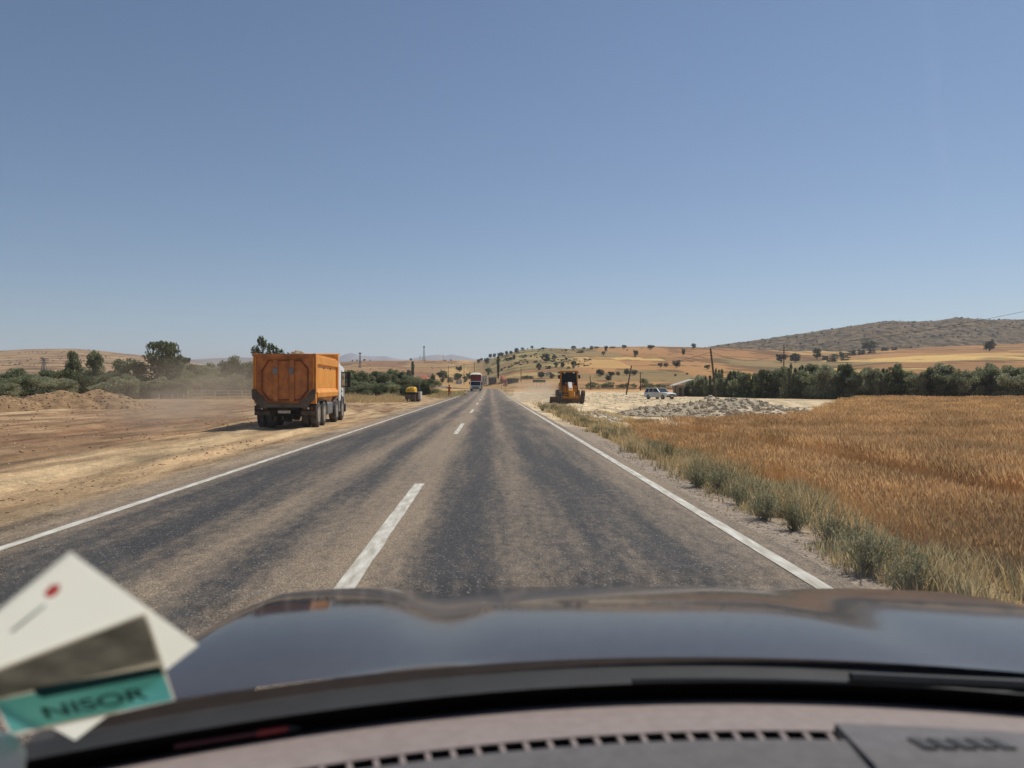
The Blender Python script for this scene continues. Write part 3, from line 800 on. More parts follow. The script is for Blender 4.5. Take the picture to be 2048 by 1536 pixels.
# verge weeds and dry grass
N_ = 78000
yq = (rng.uniform(0, 1, N_) * (62 ** 0.4 - 5 ** 0.4) + 5 ** 0.4) ** (1 / 0.4)
cl = fbm(yq / 1.1, yq * 0 + 4.4, 3)
xq = XR + 1.25 + 0.25 * fbm(yq / 3, yq * 0 + 1.0, 2) + rng.normal(0, 0.46, N_) + 0.022 * np.minimum(yq, 40)
k = (fbm(xq / 0.5, yq / 0.9, 3) + cl * 0.9 > 0.16) & (xq > XR + 0.42 + 0.2 * cl)
xq, yq = xq[k], yq[k]
edge = np.clip((xq - XR - 0.3) / 0.6, 0.15, 1)
hq = (0.24 + 0.3 * fbm(xq / 0.8, yq / 1.4, 3)) * rng.uniform(0.5, 1.3, len(xq)) * edge
k = rng.uniform(0, 1, len(xq)) + 0.7 * fbm(xq / 0.7, yq / 1.5 + 8, 3) < 0.40
o = blades("verge_weeds", xq[k], yq[k], hq[k], 0.006 + 0.0007 * yq[k], weed_m, 0.7)
o = blades("verge_dry_grass", xq[~k], yq[~k], hq[~k] * 1.05, 0.005 + 0.0006 * yq[~k], drygrass_m, 0.6)
N_ = 40000
yq = (rng.uniform(0, 1, N_) * (48 ** 0.4 - 4 ** 0.4) + 4 ** 0.4) ** (1 / 0.4)
xq = rng.uniform(3.7, 7.4, N_)
k = fbm(xq / 0.9, yq / 1.4, 3) > -0.08
xq, yq = xq[k], yq[k]
o = blades("stubble_grass", xq, yq, 0.2 * rng.uniform(0.3, 1.5, len(xq)), 0.005 + 0.0006 * yq, drygrass_m, 0.8)
# tall dry reeds by the thicket on the left, grass under the belt and beside the far road
def reeds(name, u0, u1, y0, y1, n, h, mat, wk=0.0006):
    y = rng.uniform(y0, y1, n); uu = rng.uniform(u0, u1, n); x = (uu - U0) / F * y
    e = np.minimum(np.minimum((uu - u0) / (u1 - u0), (u1 - uu) / (u1 - u0)) * 5, np.minimum((y - y0) / (y1 - y0), (y1 - y) / (y1 - y0)) * 5)
    n_ = fbm(x / 2.2, y / 4, 4)
    k = (n_ > -0.1 - 0.25 * np.clip(e, 0, 1)) & (rng.uniform(0, 1, n) < np.clip(e + 0.15, 0, 1))
    x, y, n_, e = x[k], y[k], n_[k], e[k]
    return blades(name, x, y, h * rng.uniform(0.3, 1.15, len(x)) * np.clip(0.65 + 0.9 * n_, 0.2, 1.2) * np.clip(e * 0.7 + 0.4, 0, 1), wk * y, mat, 0.5)
reeds("dry_reeds", 640, 822, 78, 106, 16000, 0.95, drygrass_m)
reeds("dry_reeds", 350, 700, 96, 108, 7000, 0.6, drygrass_m)
reeds("roadside_grass", 850, 935, 100, 175, 6000, 0.38, drygrass_m)
reeds("roadside_grass", 850, 940, 100, 175, 3000, 0.36, weed_m)
reeds("roadside_grass", 1003, 1030, 110, 190, 1500, 0.22, drygrass_m)

# individual weed bushes on the verge
def weed_bush(seed):
    r = np.random.default_rng(seed); m = MB()
    vs = []; fs = []; tips = []
    for i in range(60):
        a = r.uniform(0, 6.28); el = r.uniform(0.5, 1.5); L_ = r.uniform(0.5, 1.0)
        d = Vector((math.cos(a) * math.cos(el), math.sin(a) * math.cos(el), math.sin(el)))
        p = Vector((r.normal(0, .08), r.normal(0, .08), 0)); q = p + d * L_ * 0.55; e_ = q + (d + Vector((0, 0, -0.2 + r.normal(0, .2)))) * L_ * 0.45
        m.tube(p, q, 0.008, 0.006, 3, False); m.tube(q, e_, 0.006, 0.002, 3, False)
        tips.append((p, q, e_))
    st = m.mesh("stem", weed_stem)
    c = []
    for (p, q, e_) in tips:
        for j in range(26):
            t_ = r.uniform(0.15, 1); c.append(tuple((p.lerp(q, t_ * 2) if t_ < .5 else q.lerp(e_, t_ * 2 - 1)) + Vector(r.normal(0, 0.025, 3))))
    c = np.array(c); n = len(c)
    a = r.normal(0, 1, (n, 3)); a[:, 2] += 0.8; a /= np.linalg.norm(a, axis=1)[:, None]
    b_ = np.cross(a, r.normal(0, 1, (n, 3))); b_ /= np.linalg.norm(b_, axis=1)[:, None]
    sz = 0.045 * r.uniform(0.5, 1.2, n)[:, None]
    v_ = np.stack([c - a * sz, c + b_ * sz * .25, c + a * sz, c - b_ * sz * .25], 1).reshape(-1, 3)
    return st, npmesh("leaves", v_, np.arange(4 * n).reshape(n, 4), weed_m)
weed_stem = pm("weed_stem", (150, 140, 100), (112, 110, 74), scale=20, rough=0.9)
WB = [weed_bush(s_) for s_ in (1, 2, 3)]
for i, (u, v, w, h) in enumerate([(1700,1100,0.3,0.36),(1660,1088,0.34,0.5),(1530,1040,0.40,0.52),(1590,1062,0.36,0.5),(1440,985,0.45,0.55),(1395,975,0.4,0.5),(1335,922,0.42,0.55),(1300,905,0.36,0.45),(1225,878,0.42,0.5),(1165,850,0.45,0.5),(1740,1150,0.45,0.6),(1820,1190,0.4,0.5),(1120,835,0.45,0.5),(1085,822,0.45,0.55),(1480,1010,0.35,0.4)]):
    p = hit(u, v, 4)
    o = thing("weed_bush", "wiry grey-green weed bush on the gravel verge", "weed", p, i * 1.3, (w, w, h), "weed bushes along the right verge")
    link("stem", WB[i % 3][0], o); link("leaves", WB[i % 3][1], o)

# ------------------------------------------------------------------ stones, clods, mounds
def rock_mesh_arrays(seed):
    bm = bmesh.new(); bmesh.ops.create_icosphere(bm, subdivisions=1, radius=0.5)
    r = random.Random(seed)
    for v in bm.verts: v.co *= r.uniform(0.68, 1.15)
    bm.verts.index_update()
    v_ = np.array([v.co[:] for v in bm.verts]); f_ = np.array([[v.index for v in f.verts] for f in bm.faces]); bm.free()
    return v_, f_
RK = [rock_mesh_arrays(s_) for s_ in range(5)]
def stones(name, P, size, mat, parent=None, flat=0.7):
    vs, fs, o = [], [], 0
    for p, s_ in zip(P, size):
        v_, f_ = RK[rng.integers(0, 5)]
        rot = np.array(Euler((rng.uniform(0, 6), rng.uniform(0, 6), rng.uniform(0, 6))).to_matrix())
        w_ = (v_ @ rot.T) * s_ * np.array([1, rng.uniform(.7, 1), flat])
        vs.append(w_ + np.array(p)); fs.append(f_ + o); o += len(v_)
    ob = link(name, npmesh(name, np.concatenate(vs), np.concatenate(fs), mat), parent)
    ob["kind"] = "stuff"
    return ob
m_stone = pm("pale_stone", (214, 194, 162), (168, 148, 122), scale=2.5, rough=0.95, bump=0.4)
m_stone2 = pm("grey_stone", (194, 178, 150), (146, 130, 108), scale=2.5, rough=0.95, bump=0.4)
m_clod = pm("soil_clod", (160, 122, 88), (116, 88, 64), scale=3, rough=1, bump=0.5)
m_mstone = pm("mound_stone", (196, 160, 120), (150, 116, 84), scale=2.5, rough=1, bump=0.4)
m_soil = pm("mound_soil", (174, 138, 98), (130, 102, 72), scale=1.6, rough=1, bump=0.8, bscale=5, detail=8)
m_gravelpile = pm("gravel_heap", (200, 182, 150), (150, 136, 112), scale=4, rough=1, bump=0.9, bscale=9, detail=8)
m_palepile = pm("pale_rubble", (226, 206, 174), (180, 160, 132), scale=3, rough=1, bump=0.9, bscale=7, detail=8)
def mound(name, label, c, rx, ry, h, mat, smat, nst, ss, seed, group=None, sharp=1.3, big=0, bs=1.0):
    root = thing(name, label, "mound" if "soil" in label else "rubble", c, 0, None, group)
    n, m_ = 40, 16
    th = np.linspace(0, 2 * math.pi, n, endpoint=False)
    def hz(q, t_):
        x_ = q * rx * np.cos(t_); y_ = q * ry * np.sin(t_)
        nn = fbm(x_ / 1.1 + seed * 3.7, y_ / 1.1 + seed, 4)
        edge_ = 1 + 0.22 * fbm(np.cos(t_) * 1.4 + seed, np.sin(t_) * 1.4, 2)
        return (h * np.clip(1 - (q / edge_) ** sharp, 0, 1) ** 0.85 + 0.16 * h * nn * (1 - q) + 0.05 * nn * h)
    v_ = [(0, 0, float(hz(0.0, 0.0)))]
    for j in range(1, m_ + 1):
        q = j / m_ * 1.1
        for t_ in th: v_.append((q * rx * math.cos(t_), q * ry * math.sin(t_), float(hz(q, t_)) - (0.3 if j == m_ else 0.0)))
    f_ = [(0, 1 + i_, 1 + (i_ + 1) % n, 0) for i_ in range(n)]
    mb = MB(); mb.v = v_; mb.f = [(0, 1 + i_, 1 + (i_ + 1) % n) for i_ in range(n)]
    for j in range(m_ - 1):
        for i_ in range(n):
            a = 1 + j * n + i_; b_ = 1 + j * n + (i_ + 1) % n
            mb.f.append((a, a + n, b_ + n, b_))
    mb.m = [0] * len(mb.f)
    mb.build("heap", mat, root, True)
    q = np.sqrt(rng.uniform(0, 1.15, nst)); t_ = rng.uniform(0, 2 * math.pi, nst)
    P = np.stack([q * rx * np.cos(t_), q * ry * np.sin(t_), np.maximum(0, [float(hz(a, b_)) for a, b_ in zip(q, t_)])], -1)
    stones("stones", P, ss * rng.uniform(0.3, 1.3, nst) ** 1.5, smat, root)
    for i_ in range(big):                          # the largest blocks, each on its own
        q_ = math.sqrt(random.uniform(0.02, 1.0)); t2 = random.uniform(math.pi, 2 * math.pi)
        link("rock", ROCKM[(i_ % 5, smat.name)] if (i_ % 5, smat.name) in ROCKM else ROCKM.setdefault((i_ % 5, smat.name), npmesh("rock", RK[i_ % 5][0], RK[i_ % 5][1], smat)), root,
             (q_ * rx * math.cos(t2), q_ * ry * math.sin(t2), max(0, float(hz(q_, t2))) + .04), (random.uniform(0, 6), random.uniform(0, 6), random.uniform(0, 6)), [random.uniform(.3, .62) * bs] * 3)
    return root
ROCKM = {}
for (u, y, rx, ry, h, sd) in [(118, 57, 4.0, 2.9, 1.4, 1), (200, 58.5, 3.8, 2.8, 1.35, 2), (8, 54, 3.4, 2.6, 1.05, 3), (-60, 55, 3.0, 2.5, 1.4, 4)]:
    mound("soil_mound", "heap of brown soil and stones tipped on the dirt", on_ground(u, y, -0.02), rx, ry, h, m_soil, m_mstone if sd % 2 else m_clod, 420, 0.17, sd, "brown soil mounds on the dirt apron", 1.5)
mound("rubble_heap", "long low heap of grey gravel beside the earthwork pad", on_ground(1372, 46, -0.02), 4.0, 3.6, 0.72, m_gravelpile, m_stone, 700, 0.22, 11, None, 1.6, 30, .7)
mound("rubble_heap", "low heap of large pale broken rock at the wheat edge", on_ground(1500, 44, -0.02), 4.4, 3.2, 0.62, m_palepile, m_stone, 560, 0.34, 12, None, 1.4, 45, 1.0)
mound("rubble_heap", "small peaked heap of pale rubble behind the leaning pole", on_ground(1421, 62, -0.02), 1.6, 1.5, 0.85, m_palepile, m_stone, 160, 0.3, 13, None, 1.1)
mound("rubble_heap", "grey rubble heap in front of the plantation trees", on_ground(1478, 56, -0.02), 3.0, 2.0, 0.75, m_gravelpile, m_stone2, 260, 0.32, 14, None, 1.4)
mound("rubble_heap", "scattered strip of broken pale stone beside the roadside weeds", on_ground(1190, 42, -0.02), 1.5, 4.5, 0.3, m_palepile, m_stone, 330, 0.22, 15, None, 1.5)
# scrub dots on the rocky ridge and on the grassy hillside
f_front = ROCKV[(ROCKV[:, 1] < 1160) & (ROCKV[:, 2] > 25)]
kk = rng.integers(0, len(f_front), 1500)
stones("ridge_scrub", f_front[kk] + rng.normal(0, 1, (1500, 3)) * [2.2, 5, 0] + [0, 0, 0.2], 4.2 * rng.uniform(.25, 1, 1500), lf_hill, None, .6)
def hill_dots(name, n, u0, u1, y0, y1, sz):
    y = rng.uniform(y0, y1, n); x = (rng.uniform(u0, u1, n) - U0) / F * y
    k_ = fbm(x / 40, y / 60, 3) > 0.0
    x, y = x[k_], y[k_]
    stones(name, np.stack([x, y, ground_z(x, y)], -1), sz * rng.uniform(.2, 1, len(x)) ** 2, lf_hill, None, .65)
hill_dots("hillside_scrub", 900, 985, 1190, 420, 760, 3.2)
hill_dots("hillside_scrub", 700, -40, 420, 500, 1190, 3.6)
hill_dots("hillside_scrub", 160, 700, 960, 420, 980, 2.6)
# loose stones and clods
def scatter(name, n, fx, size, mat, lift=0.0):
    P = []
    while len(P) < n:
        x, y = fx()
        P.append((x, y, float(ground_z(x, y)) + lift))
    P = np.array(P)
    return stones(name, P, size * rng.uniform(0.2, 1.0, len(P)) ** 2 * (0.55 + 0.02 * P[:, 1]), mat)
scatter("loose_stones", 900, lambda: (lambda y: (rng.uniform(3.2, 26), y))(rng.uniform(44, 130)), 0.15, m_stone)
scatter("loose_stones", 700, lambda: (lambda y: (-rng.uniform(9, 0.66 * y + 4), y))(rng.uniform(14, 70)), 0.09, m_stone)
scatter("soil_clods", 900, lambda: (lambda y: (-rng.uniform(11, 0.66 * y + 6), y))(rng.uniform(20, 66)), 0.13, m_clod)
scatter("soil_clods", 420, lambda: (lambda y: (-7.2 - 0.5 * float(fbm(y / 5, 3.3, 2)) + rng.normal(0, 0.5), y))(rng.uniform(6, 24)), 0.09, m_clod)
scatter("shoulder_gravel", 3600, lambda: (lambda y: (XR + rng.uniform(0.28, 1.3), y))(4.5 + 18 * rng.uniform(0, 1) ** 1.5), 0.055, m_stone2)
scatter("shoulder_gravel", 1800, lambda: (lambda y: (XL - rng.uniform(0.3, 1.4), y))(6 + 16 * rng.uniform(0, 1) ** 1.5), 0.045, m_stone2)

# ------------------------------------------------------------------ vehicle materials
m_orange = pm("orange_paint", (244, 164, 56), (230, 146, 46), scale=1.4, rough=0.45, detail=7)
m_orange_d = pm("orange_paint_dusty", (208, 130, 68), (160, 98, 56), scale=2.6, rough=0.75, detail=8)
m_orange_shade = pm("orange_shade", (150, 80, 42), (112, 62, 36), scale=4, rough=0.85, detail=8)  # body orange darkened: painted shade outlining the tailgate recess
m_steel_d = pm("dusty_steel", (112, 98, 82), (78, 70, 60), scale=3, rough=0.85)
m_black = pm("black_plastic", (34, 33, 32), (24, 24, 24), scale=4, rough=0.6)
m_chassis = pm("chassis_steel", (58, 52, 46), (38, 35, 32), scale=3, rough=0.85)
m_tyre = pm("tyre_rubber", (92, 84, 74), (58, 54, 50), scale=5, rough=0.95)
m_rim = pm("wheel_rim", (176, 166, 150), (136, 126, 112), scale=6, rough=0.6, metal=0.3)
m_white = pm("white_paint", (232, 228, 220), (214, 208, 196), scale=1.5, rough=0.35, coat=0.3)
m_glass = pm("dark_glass", (22, 26, 28), (16, 18, 20), scale=2, rough=0.06, coat=0.6)
m_cabglass = pm("smoked_glass", (30, 34, 34), (18, 22, 22), scale=3, rough=0.25, spec=0.15)
m_grey = pm("grey_metal", (138, 138, 136), (112, 112, 110), scale=4, rough=0.5, metal=0.4)
m_red = pm("tail_lamp_red", (150, 24, 20), (120, 20, 18), scale=8, rough=0.3)
m_yellow = pm("yellow_paint", (236, 186, 30), (214, 160, 26), scale=2, rough=0.45)
m_gyel = pm("grader_yellow", (206, 140, 34), (176, 112, 30), scale=2.2, rough=0.6, detail=7)
m_plate = pm("plate_white", (214, 208, 196), (190, 184, 170), scale=9, rough=0.5)
m_lamp = pm("lamp_glass", (216, 212, 200), (190, 186, 176), scale=6, rough=0.15)

def tyre_mesh(r, w, rim=True):
    mb = MB(); mb.lathe([(-w / 2, r * .62), (-w / 2, r * .86), (-w * .38, r * .97), (-w * .2, r), (w * .2, r), (w * .38, r * .97), (w / 2, r * .86), (w / 2, r * .62)], 26, 'x', closed=True)
    for i in range(26):
        a = 2 * math.pi * i / 26
        mb.box(-w * .42, w * .42, -0.012 * r / .5, 0.012 * r / .5, r * .97, r * 1.015, M=Matrix.Rotation(a, 4, 'X'))
    return mb.mesh("tyre", m_tyre, True)
def rim_mesh(r, w, deep=0.5):
    mb = MB(); mb.lathe([(w * .48, r * .64), (w * .46, r * .56), (w * (0.5 - deep), r * .5), (w * (0.5 - deep), r * .28), (w * .3, r * .22), (w * .3, 0.01), (-w * .3, 0.01), (-w * .45, r * .6)], 22, 'x')
    for i in range(8):
        a = 2 * math.pi * i / 8
        mb.tube((w * (0.5 - deep), math.cos(a) * r * .36, math.sin(a) * r * .36), (w * (0.5 - deep) + .03, math.cos(a) * r * .36, math.sin(a) * r * .36), r * .03, n=6)
    return mb.mesh("rim", m_rim, True)
def wheel(parent, c, r, w, tm, rmh, side=1, tilt=0.0, name="wheel"):
    o = link(name, tm, parent, c, (0, tilt, 0 if side > 0 else math.pi))
    link("rim", rmh, o)
    return o

# ------------------------------------------------------------------ orange tipper lorry
def tipper():
    rear = Vector((-8.22, 30.0, 0)); yaw = R(3.0)
    z0 = float(ground_z(-8.2, 32.0))
    root = thing("tipper_truck", "orange eight-wheel tipper truck with white cab driving on the dirt shoulder", "truck", (rear.x, rear.y, z0 + 0.01), yaw)
    # body floor and side walls
    H0, H1 = 0.98, 2.98
    mb = MB()
    mb.box(-1.02, 1.02, 0.1, 6.05, H0, H0 + 0.12)
    body = mb.build("tipper_body", m_orange, root)
    for s in (-1, 1):
        sd = MB()
        # cross-section of the side: rail, upright panel set in, lower chamfer to the floor
        poly = [(s * 1.16, 2.52), (s * 1.16, 1.62), (s * 1.02, H0), (s * 0.96, H0), (s * 1.08, 1.64), (s * 1.08, 2.98), (s * 1.16, 2.98)]
        sd.prism(poly, 'y', 0.12, 6.1)
        side = sd.build("side_panel", m_orange, body)
        rl = MB(); rl.prism([(s * 1.16, 2.55), (s * 1.245, 2.60), (s * 1.25, 2.90), (s * 1.165, 2.93)], 'y', 0.1, 6.1)
        rl.build("top_rail", m_orange, body)
        pr = MB(); pr.box(*sorted((s * 1.10, s * 1.25)), 0.02, 0.34, 1.42, 3.0, 0.015)
        pr.box(*sorted((s * 1.10, s * 1.25)), 5.86, 6.1, 1.42, 3.18, 0.015)
        pr.prism([(0.02, 1.42), (0.34, 1.42), (0.34, 0.98), (0.16, 0.98)], 'x', s * 1.02, s * 1.22)
        pr.build("corner_post", m_orange, body)
        fl = MB(); fl.prism([(s * 1.165, 1.60), (s * 1.27, 1.42), (s * 1.25, 1.24), (s * 1.12, 1.24)], 'y', 0.36, 5.84)
        fl.build("side_flap", m_orange, body)
        rb = MB()
        for y in (2.2, 4.0): rb.tube((s * 1.17, y, 2.46), (s * 1.2, y, 2.46), 0.035, n=8)
        rb.build("side_pin", m_steel_d, body)
    hb = MB(); hb.box(-1.2, 1.2, 6.1, 6.18, 1.0, 3.22); hb.prism([(6.18, 3.1), (6.18, 3.22), (7.0, 3.30), (7.0, 3.24)], 'x', -1.18, 1.18)
    hb.box(-1.22, 1.22, 6.04, 6.1, 2.98, 3.2)
    hb.build("headboard", m_orange, body)
    # tailgate
    tg = MB(); tg.prism([(-1.22, 2.98), (1.22, 2.98), (1.22, 1.52), (0.72, 0.98), (-0.72, 0.98), (-1.22, 1.52)], 'y', 0.0, 0.07)
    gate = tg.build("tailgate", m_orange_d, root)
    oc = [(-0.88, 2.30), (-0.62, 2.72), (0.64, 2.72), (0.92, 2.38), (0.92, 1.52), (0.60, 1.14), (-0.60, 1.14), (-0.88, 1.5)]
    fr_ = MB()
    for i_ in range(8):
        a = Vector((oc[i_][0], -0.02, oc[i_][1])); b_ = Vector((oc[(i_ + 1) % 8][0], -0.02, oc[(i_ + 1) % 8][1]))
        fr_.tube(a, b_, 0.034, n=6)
    fr_.build("recess_shade_outline", m_orange_shade, gate)
    for x in (-0.34, 0.30):
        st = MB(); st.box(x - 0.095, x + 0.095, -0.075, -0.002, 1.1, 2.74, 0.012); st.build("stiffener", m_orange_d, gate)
        lt = MB(); lt.box(x - 0.10, x + 0.08, -0.10, -0.077, 2.16, 2.44, 0.01); lt.build("latch", m_grey, gate)
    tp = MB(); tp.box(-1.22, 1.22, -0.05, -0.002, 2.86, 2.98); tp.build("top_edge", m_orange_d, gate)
    for s in (-1, 1):
        pi = MB(); pi.box(*sorted((s * 1.135, s * 1.165)), -0.045, -0.003, 1.5, 2.85); pi.build("gate_post", m_orange, gate)
    sk = MB()
    for s in (-1, 1):
        sk.prism([(s * 1.26, 1.55), (s * 1.16, 1.58), (s * 0.62, 1.00), (s * 0.62, 0.84), (s * 0.86, 0.80), (s * 1.24, 1.20)], 'y', -0.16, -0.08)
    sk.box(-0.62, 0.62, -0.16, -0.08, 0.84, 0.99)
    sk.build("spill_skirt", m_steel_d, root)
    # load
    ld = MB(); n = 24
    gx = np.linspace(-1.05, 1.05, 14); gy = np.linspace(0.15, 6.0, 30)
    vs = [(x, y, 2.55 + 0.62 * math.exp(-((x + 0.0) / 0.6) ** 2) * (0.35 + 0.65 * math.exp(-((y - 2.6) / 1.2) ** 2)) + 0.08 * float(fbm(x * 3, y * 3, 3))) for y in gy for x in gx]
    ld.add(vs, [(j * 14 + i_, j * 14 + i_ + 1, (j + 1) * 14 + i_ + 1, (j + 1) * 14 + i_) for j in range(29) for i_ in range(13)])
    load = tag(ld.build("rubble_load", m_palepile, None, True), "heaped load of pale rubble inside the orange tipper body", "rubble")
    load.location = root.location; load.rotation_euler = root.rotation_euler
    P = [(rng.normal(0, .4), rng.normal(2.6, .7), 0) for _ in range(70)]
    P = [(x, y, 2.58 + 0.62 * math.exp(-(x / 0.6) ** 2) * (0.35 + 0.65 * math.exp(-((y - 2.6) / 1.2) ** 2))) for x, y, _ in P]
    stones("stones", np.array(P), 0.22 * rng.uniform(.4, 1, len(P)), m_stone, load)
    # chassis
    ch = MB()
    for s in (-1, 1): ch.box(s * 0.42 - 0.06, s * 0.42 + 0.06, 0.25, 8.6, 0.72, 0.97)
    ch.box(-0.42, 0.42, 0.25, 0.4, 0.70, 0.96); ch.box(-0.42, 0.42, 3.2, 3.4, 0.75, 0.95); ch.box(-0.3, 0.3, 1.3, 2.0, 0.5, 0.9)
    for y in (0.95, 2.33, 5.75, 7.6): ch.tube((-1.0, y, 0.52), (1.0, y, 0.52), 0.08, n=8)
    ch.box(-0.12, 0.12, -0.02, 0.25, 0.72, 0.86); ch.tube((0.35, -0.02, 0.86), (0.35, 0.3, 0.86), 0.05)
    ch.build("chassis", m_chassis, root)
    for s in (-1, 1):
        t = MB(); t.box(*sorted((s * 0.66, s * 1.22)), 0.12, 0.2, 0.68, 0.92, 0.02); lb = t.build("tail_lamp_box", m_chassis, root)
        for q, mm in ((0.78, m_red), (0.92, m_lamp), (1.06, m_red)):
            l_ = MB(); l_.tube((s * q, 0.12, 0.80), (s * q, 0.105, 0.80), 0.05, n=10); l_.build("tail_lamp", mm, lb)
        t = MB()
        t.box(*sorted((s * 0.62, s * 1.24)), 0.22, 0.26, 0.52, 0.70); t.build("mud_flap", m_steel_d, root)
        t = MB(); t.prism([(0.3, 0.95), (0.55, 1.1), (2.8, 1.1), (3.0, 0.9), (2.97, 0.88), (2.78, 1.07), (0.56, 1.07), (0.32, 0.92)], 'x', s * 0.66, s * 1.2); t.build("mudguard", m_black, root)
        for y in (5.75, 7.6):
            t = MB()
            for k_ in range(9):
                a0 = math.pi * (0.02 + 0.96 * k_ / 9); a1 = math.pi * (0.02 + 0.96 * (k_ + 1) / 9)
                t.prism([(y + .6 * math.cos(a0), .54 + .6 * math.sin(a0)), (y + .6 * math.cos(a1), .54 + .6 * math.sin(a1)), (y + .64 * math.cos(a1), .54 + .64 * math.sin(a1)), (y + .64 * math.cos(a0), .54 + .64 * math.sin(a0))], 'x', s * 0.85, s * 1.23)
            t.build("wheel_arch", m_grey if y < 6 else m_black, root)
    t = MB(); t.box(-0.28, 0.22, 0.08, 0.1, 0.60, 0.71); t.build("number_plate", m_plate, root)
    t = MB(); t.box(0.68, 1.18, 3.35, 4.75, 0.42, 0.98, 0.08); t.build("fuel_tank", m_grey, root)
    t = MB(); t.box(-1.18, -0.68, 3.4, 4.6, 0.42, 0.95, 0.05); t.build("battery_box", m_chassis, root)
    t = MB(); t.box(0.72, 1.2, 6.42, 6.95, 0.45, 1.0, 0.03); t.build("air_tank_box", m_grey, root)
    t = MB(); t.tube((1.0, 3.0, 1.24), (1.05, 3.3, 0.6), 0.03, n=6); t.build("drop_pipe", m_orange_d, root)
    t = MB(); t.tube((0, 6.3, 0.9), (0, 6.25, 2.7), 0.14, n=12); t.build("hydraulic_ram", m_grey, root)
    tm = tyre_mesh(0.53, 0.30); rmh = rim_mesh(0.53, 0.30, 0.62)
    tmf = tyre_mesh(0.53, 0.33); rmf = rim_mesh(0.53, 0.33, 0.1)
    for s in (-1, 1):
        for y in (0.95, 2.33):
            wheel(root, (s * 1.06, y, 0.53), .53, .3, tm, rmh, s); wheel(root, (s * 0.72, y, 0.53), .53, .3, tm, rmh, s)
        for y in (5.75, 7.6): wheel(root, (s * 1.06, y, 0.53), .53, .33, tmf, rmf, s)
    # cab
    cb = MB()
    sec = []
    for (y, zb, zt, w) in ((6.72, 1.0, 2.62, 1.12), (6.78, 0.95, 2.74, 1.17), (7.6, 0.9, 2.78, 1.19), (8.35, 0.75, 2.70, 1.19), (8.62, 0.6, 2.45, 1.17), (8.86, 0.55, 1.75, 1.15), (8.9, 0.5, 1.2, 1.13)):
        sec.append([(-w, y, zb), (-w, y, zt - .12), (-w + .1, y, zt), (w - .1, y, zt), (w, y, zt - .12), (w, y, zb)])
    cb.loft(sec); cab = cb.build("cab", m_white, root, True)
    for s in (-1, 1):
        t = MB(); t.prism([(7.42, 1.66), (8.2, 1.58), (8.42, 1.66), (8.22, 2.42), (7.42, 2.42)], 'x', s * 1.186, s * 1.205); t.build("side_window", m_glass, cab)
        d_ = MB()
        for a, b_ in (((7.34, .95), (7.34, 2.5)), ((8.5, .95), (8.5, 1.7))): d_.box(*sorted((s * 1.185, s * 1.198)), a[0] - .01, a[0] + .01, a[1], b_[1])
        dr = d_.build("door_seam", m_black, cab)
        t = MB(); t.box(*sorted((s * 1.19, s * 1.215)), 7.42, 7.58, 1.42, 1.47); t.build("door_handle", m_black, cab)
        t = MB(); t.box(*sorted((s * 1.185, s * 1.2)), 7.36, 7.5, 1.06, 1.26); t.build("step_opening", m_black, cab)
        mr = MB(); mr.box(*sorted((s * 1.34, s * 1.52)), 8.28, 8.46, 1.62, 2.42, 0.04); mr.box(*sorted((s * 1.15, s * 1.4)), 8.33, 8.4, 2.34, 2.4); mr.box(*sorted((s * 1.15, s * 1.4)), 8.33, 8.4, 1.66, 1.71)
        mr.build("mirror", m_black, cab)
    t = MB(); t.prism([(8.42, 2.42), (8.63, 2.42), (8.87, 1.72), (8.8, 1.66)], 'x', -1.08, 1.08); t.build("windscreen", m_glass, cab)
    t = MB(); t.prism([(7.6, 2.78), (8.1, 2.9), (8.4, 2.75)], 'x', -1.0, 1.0); t.build("roof_deflector", m_white, cab)
    t = MB(); t.box(-1.2, 1.2, 8.7, 8.98, 0.36, 0.8, 0.05); t.build("bumper", m_black, cab)
    t = MB(); t.box(-1.16, 1.16, 6.62, 6.7, 1.0, 2.4); t.build("cab_rear_panel", m_grey, cab)
    return root
tipper()

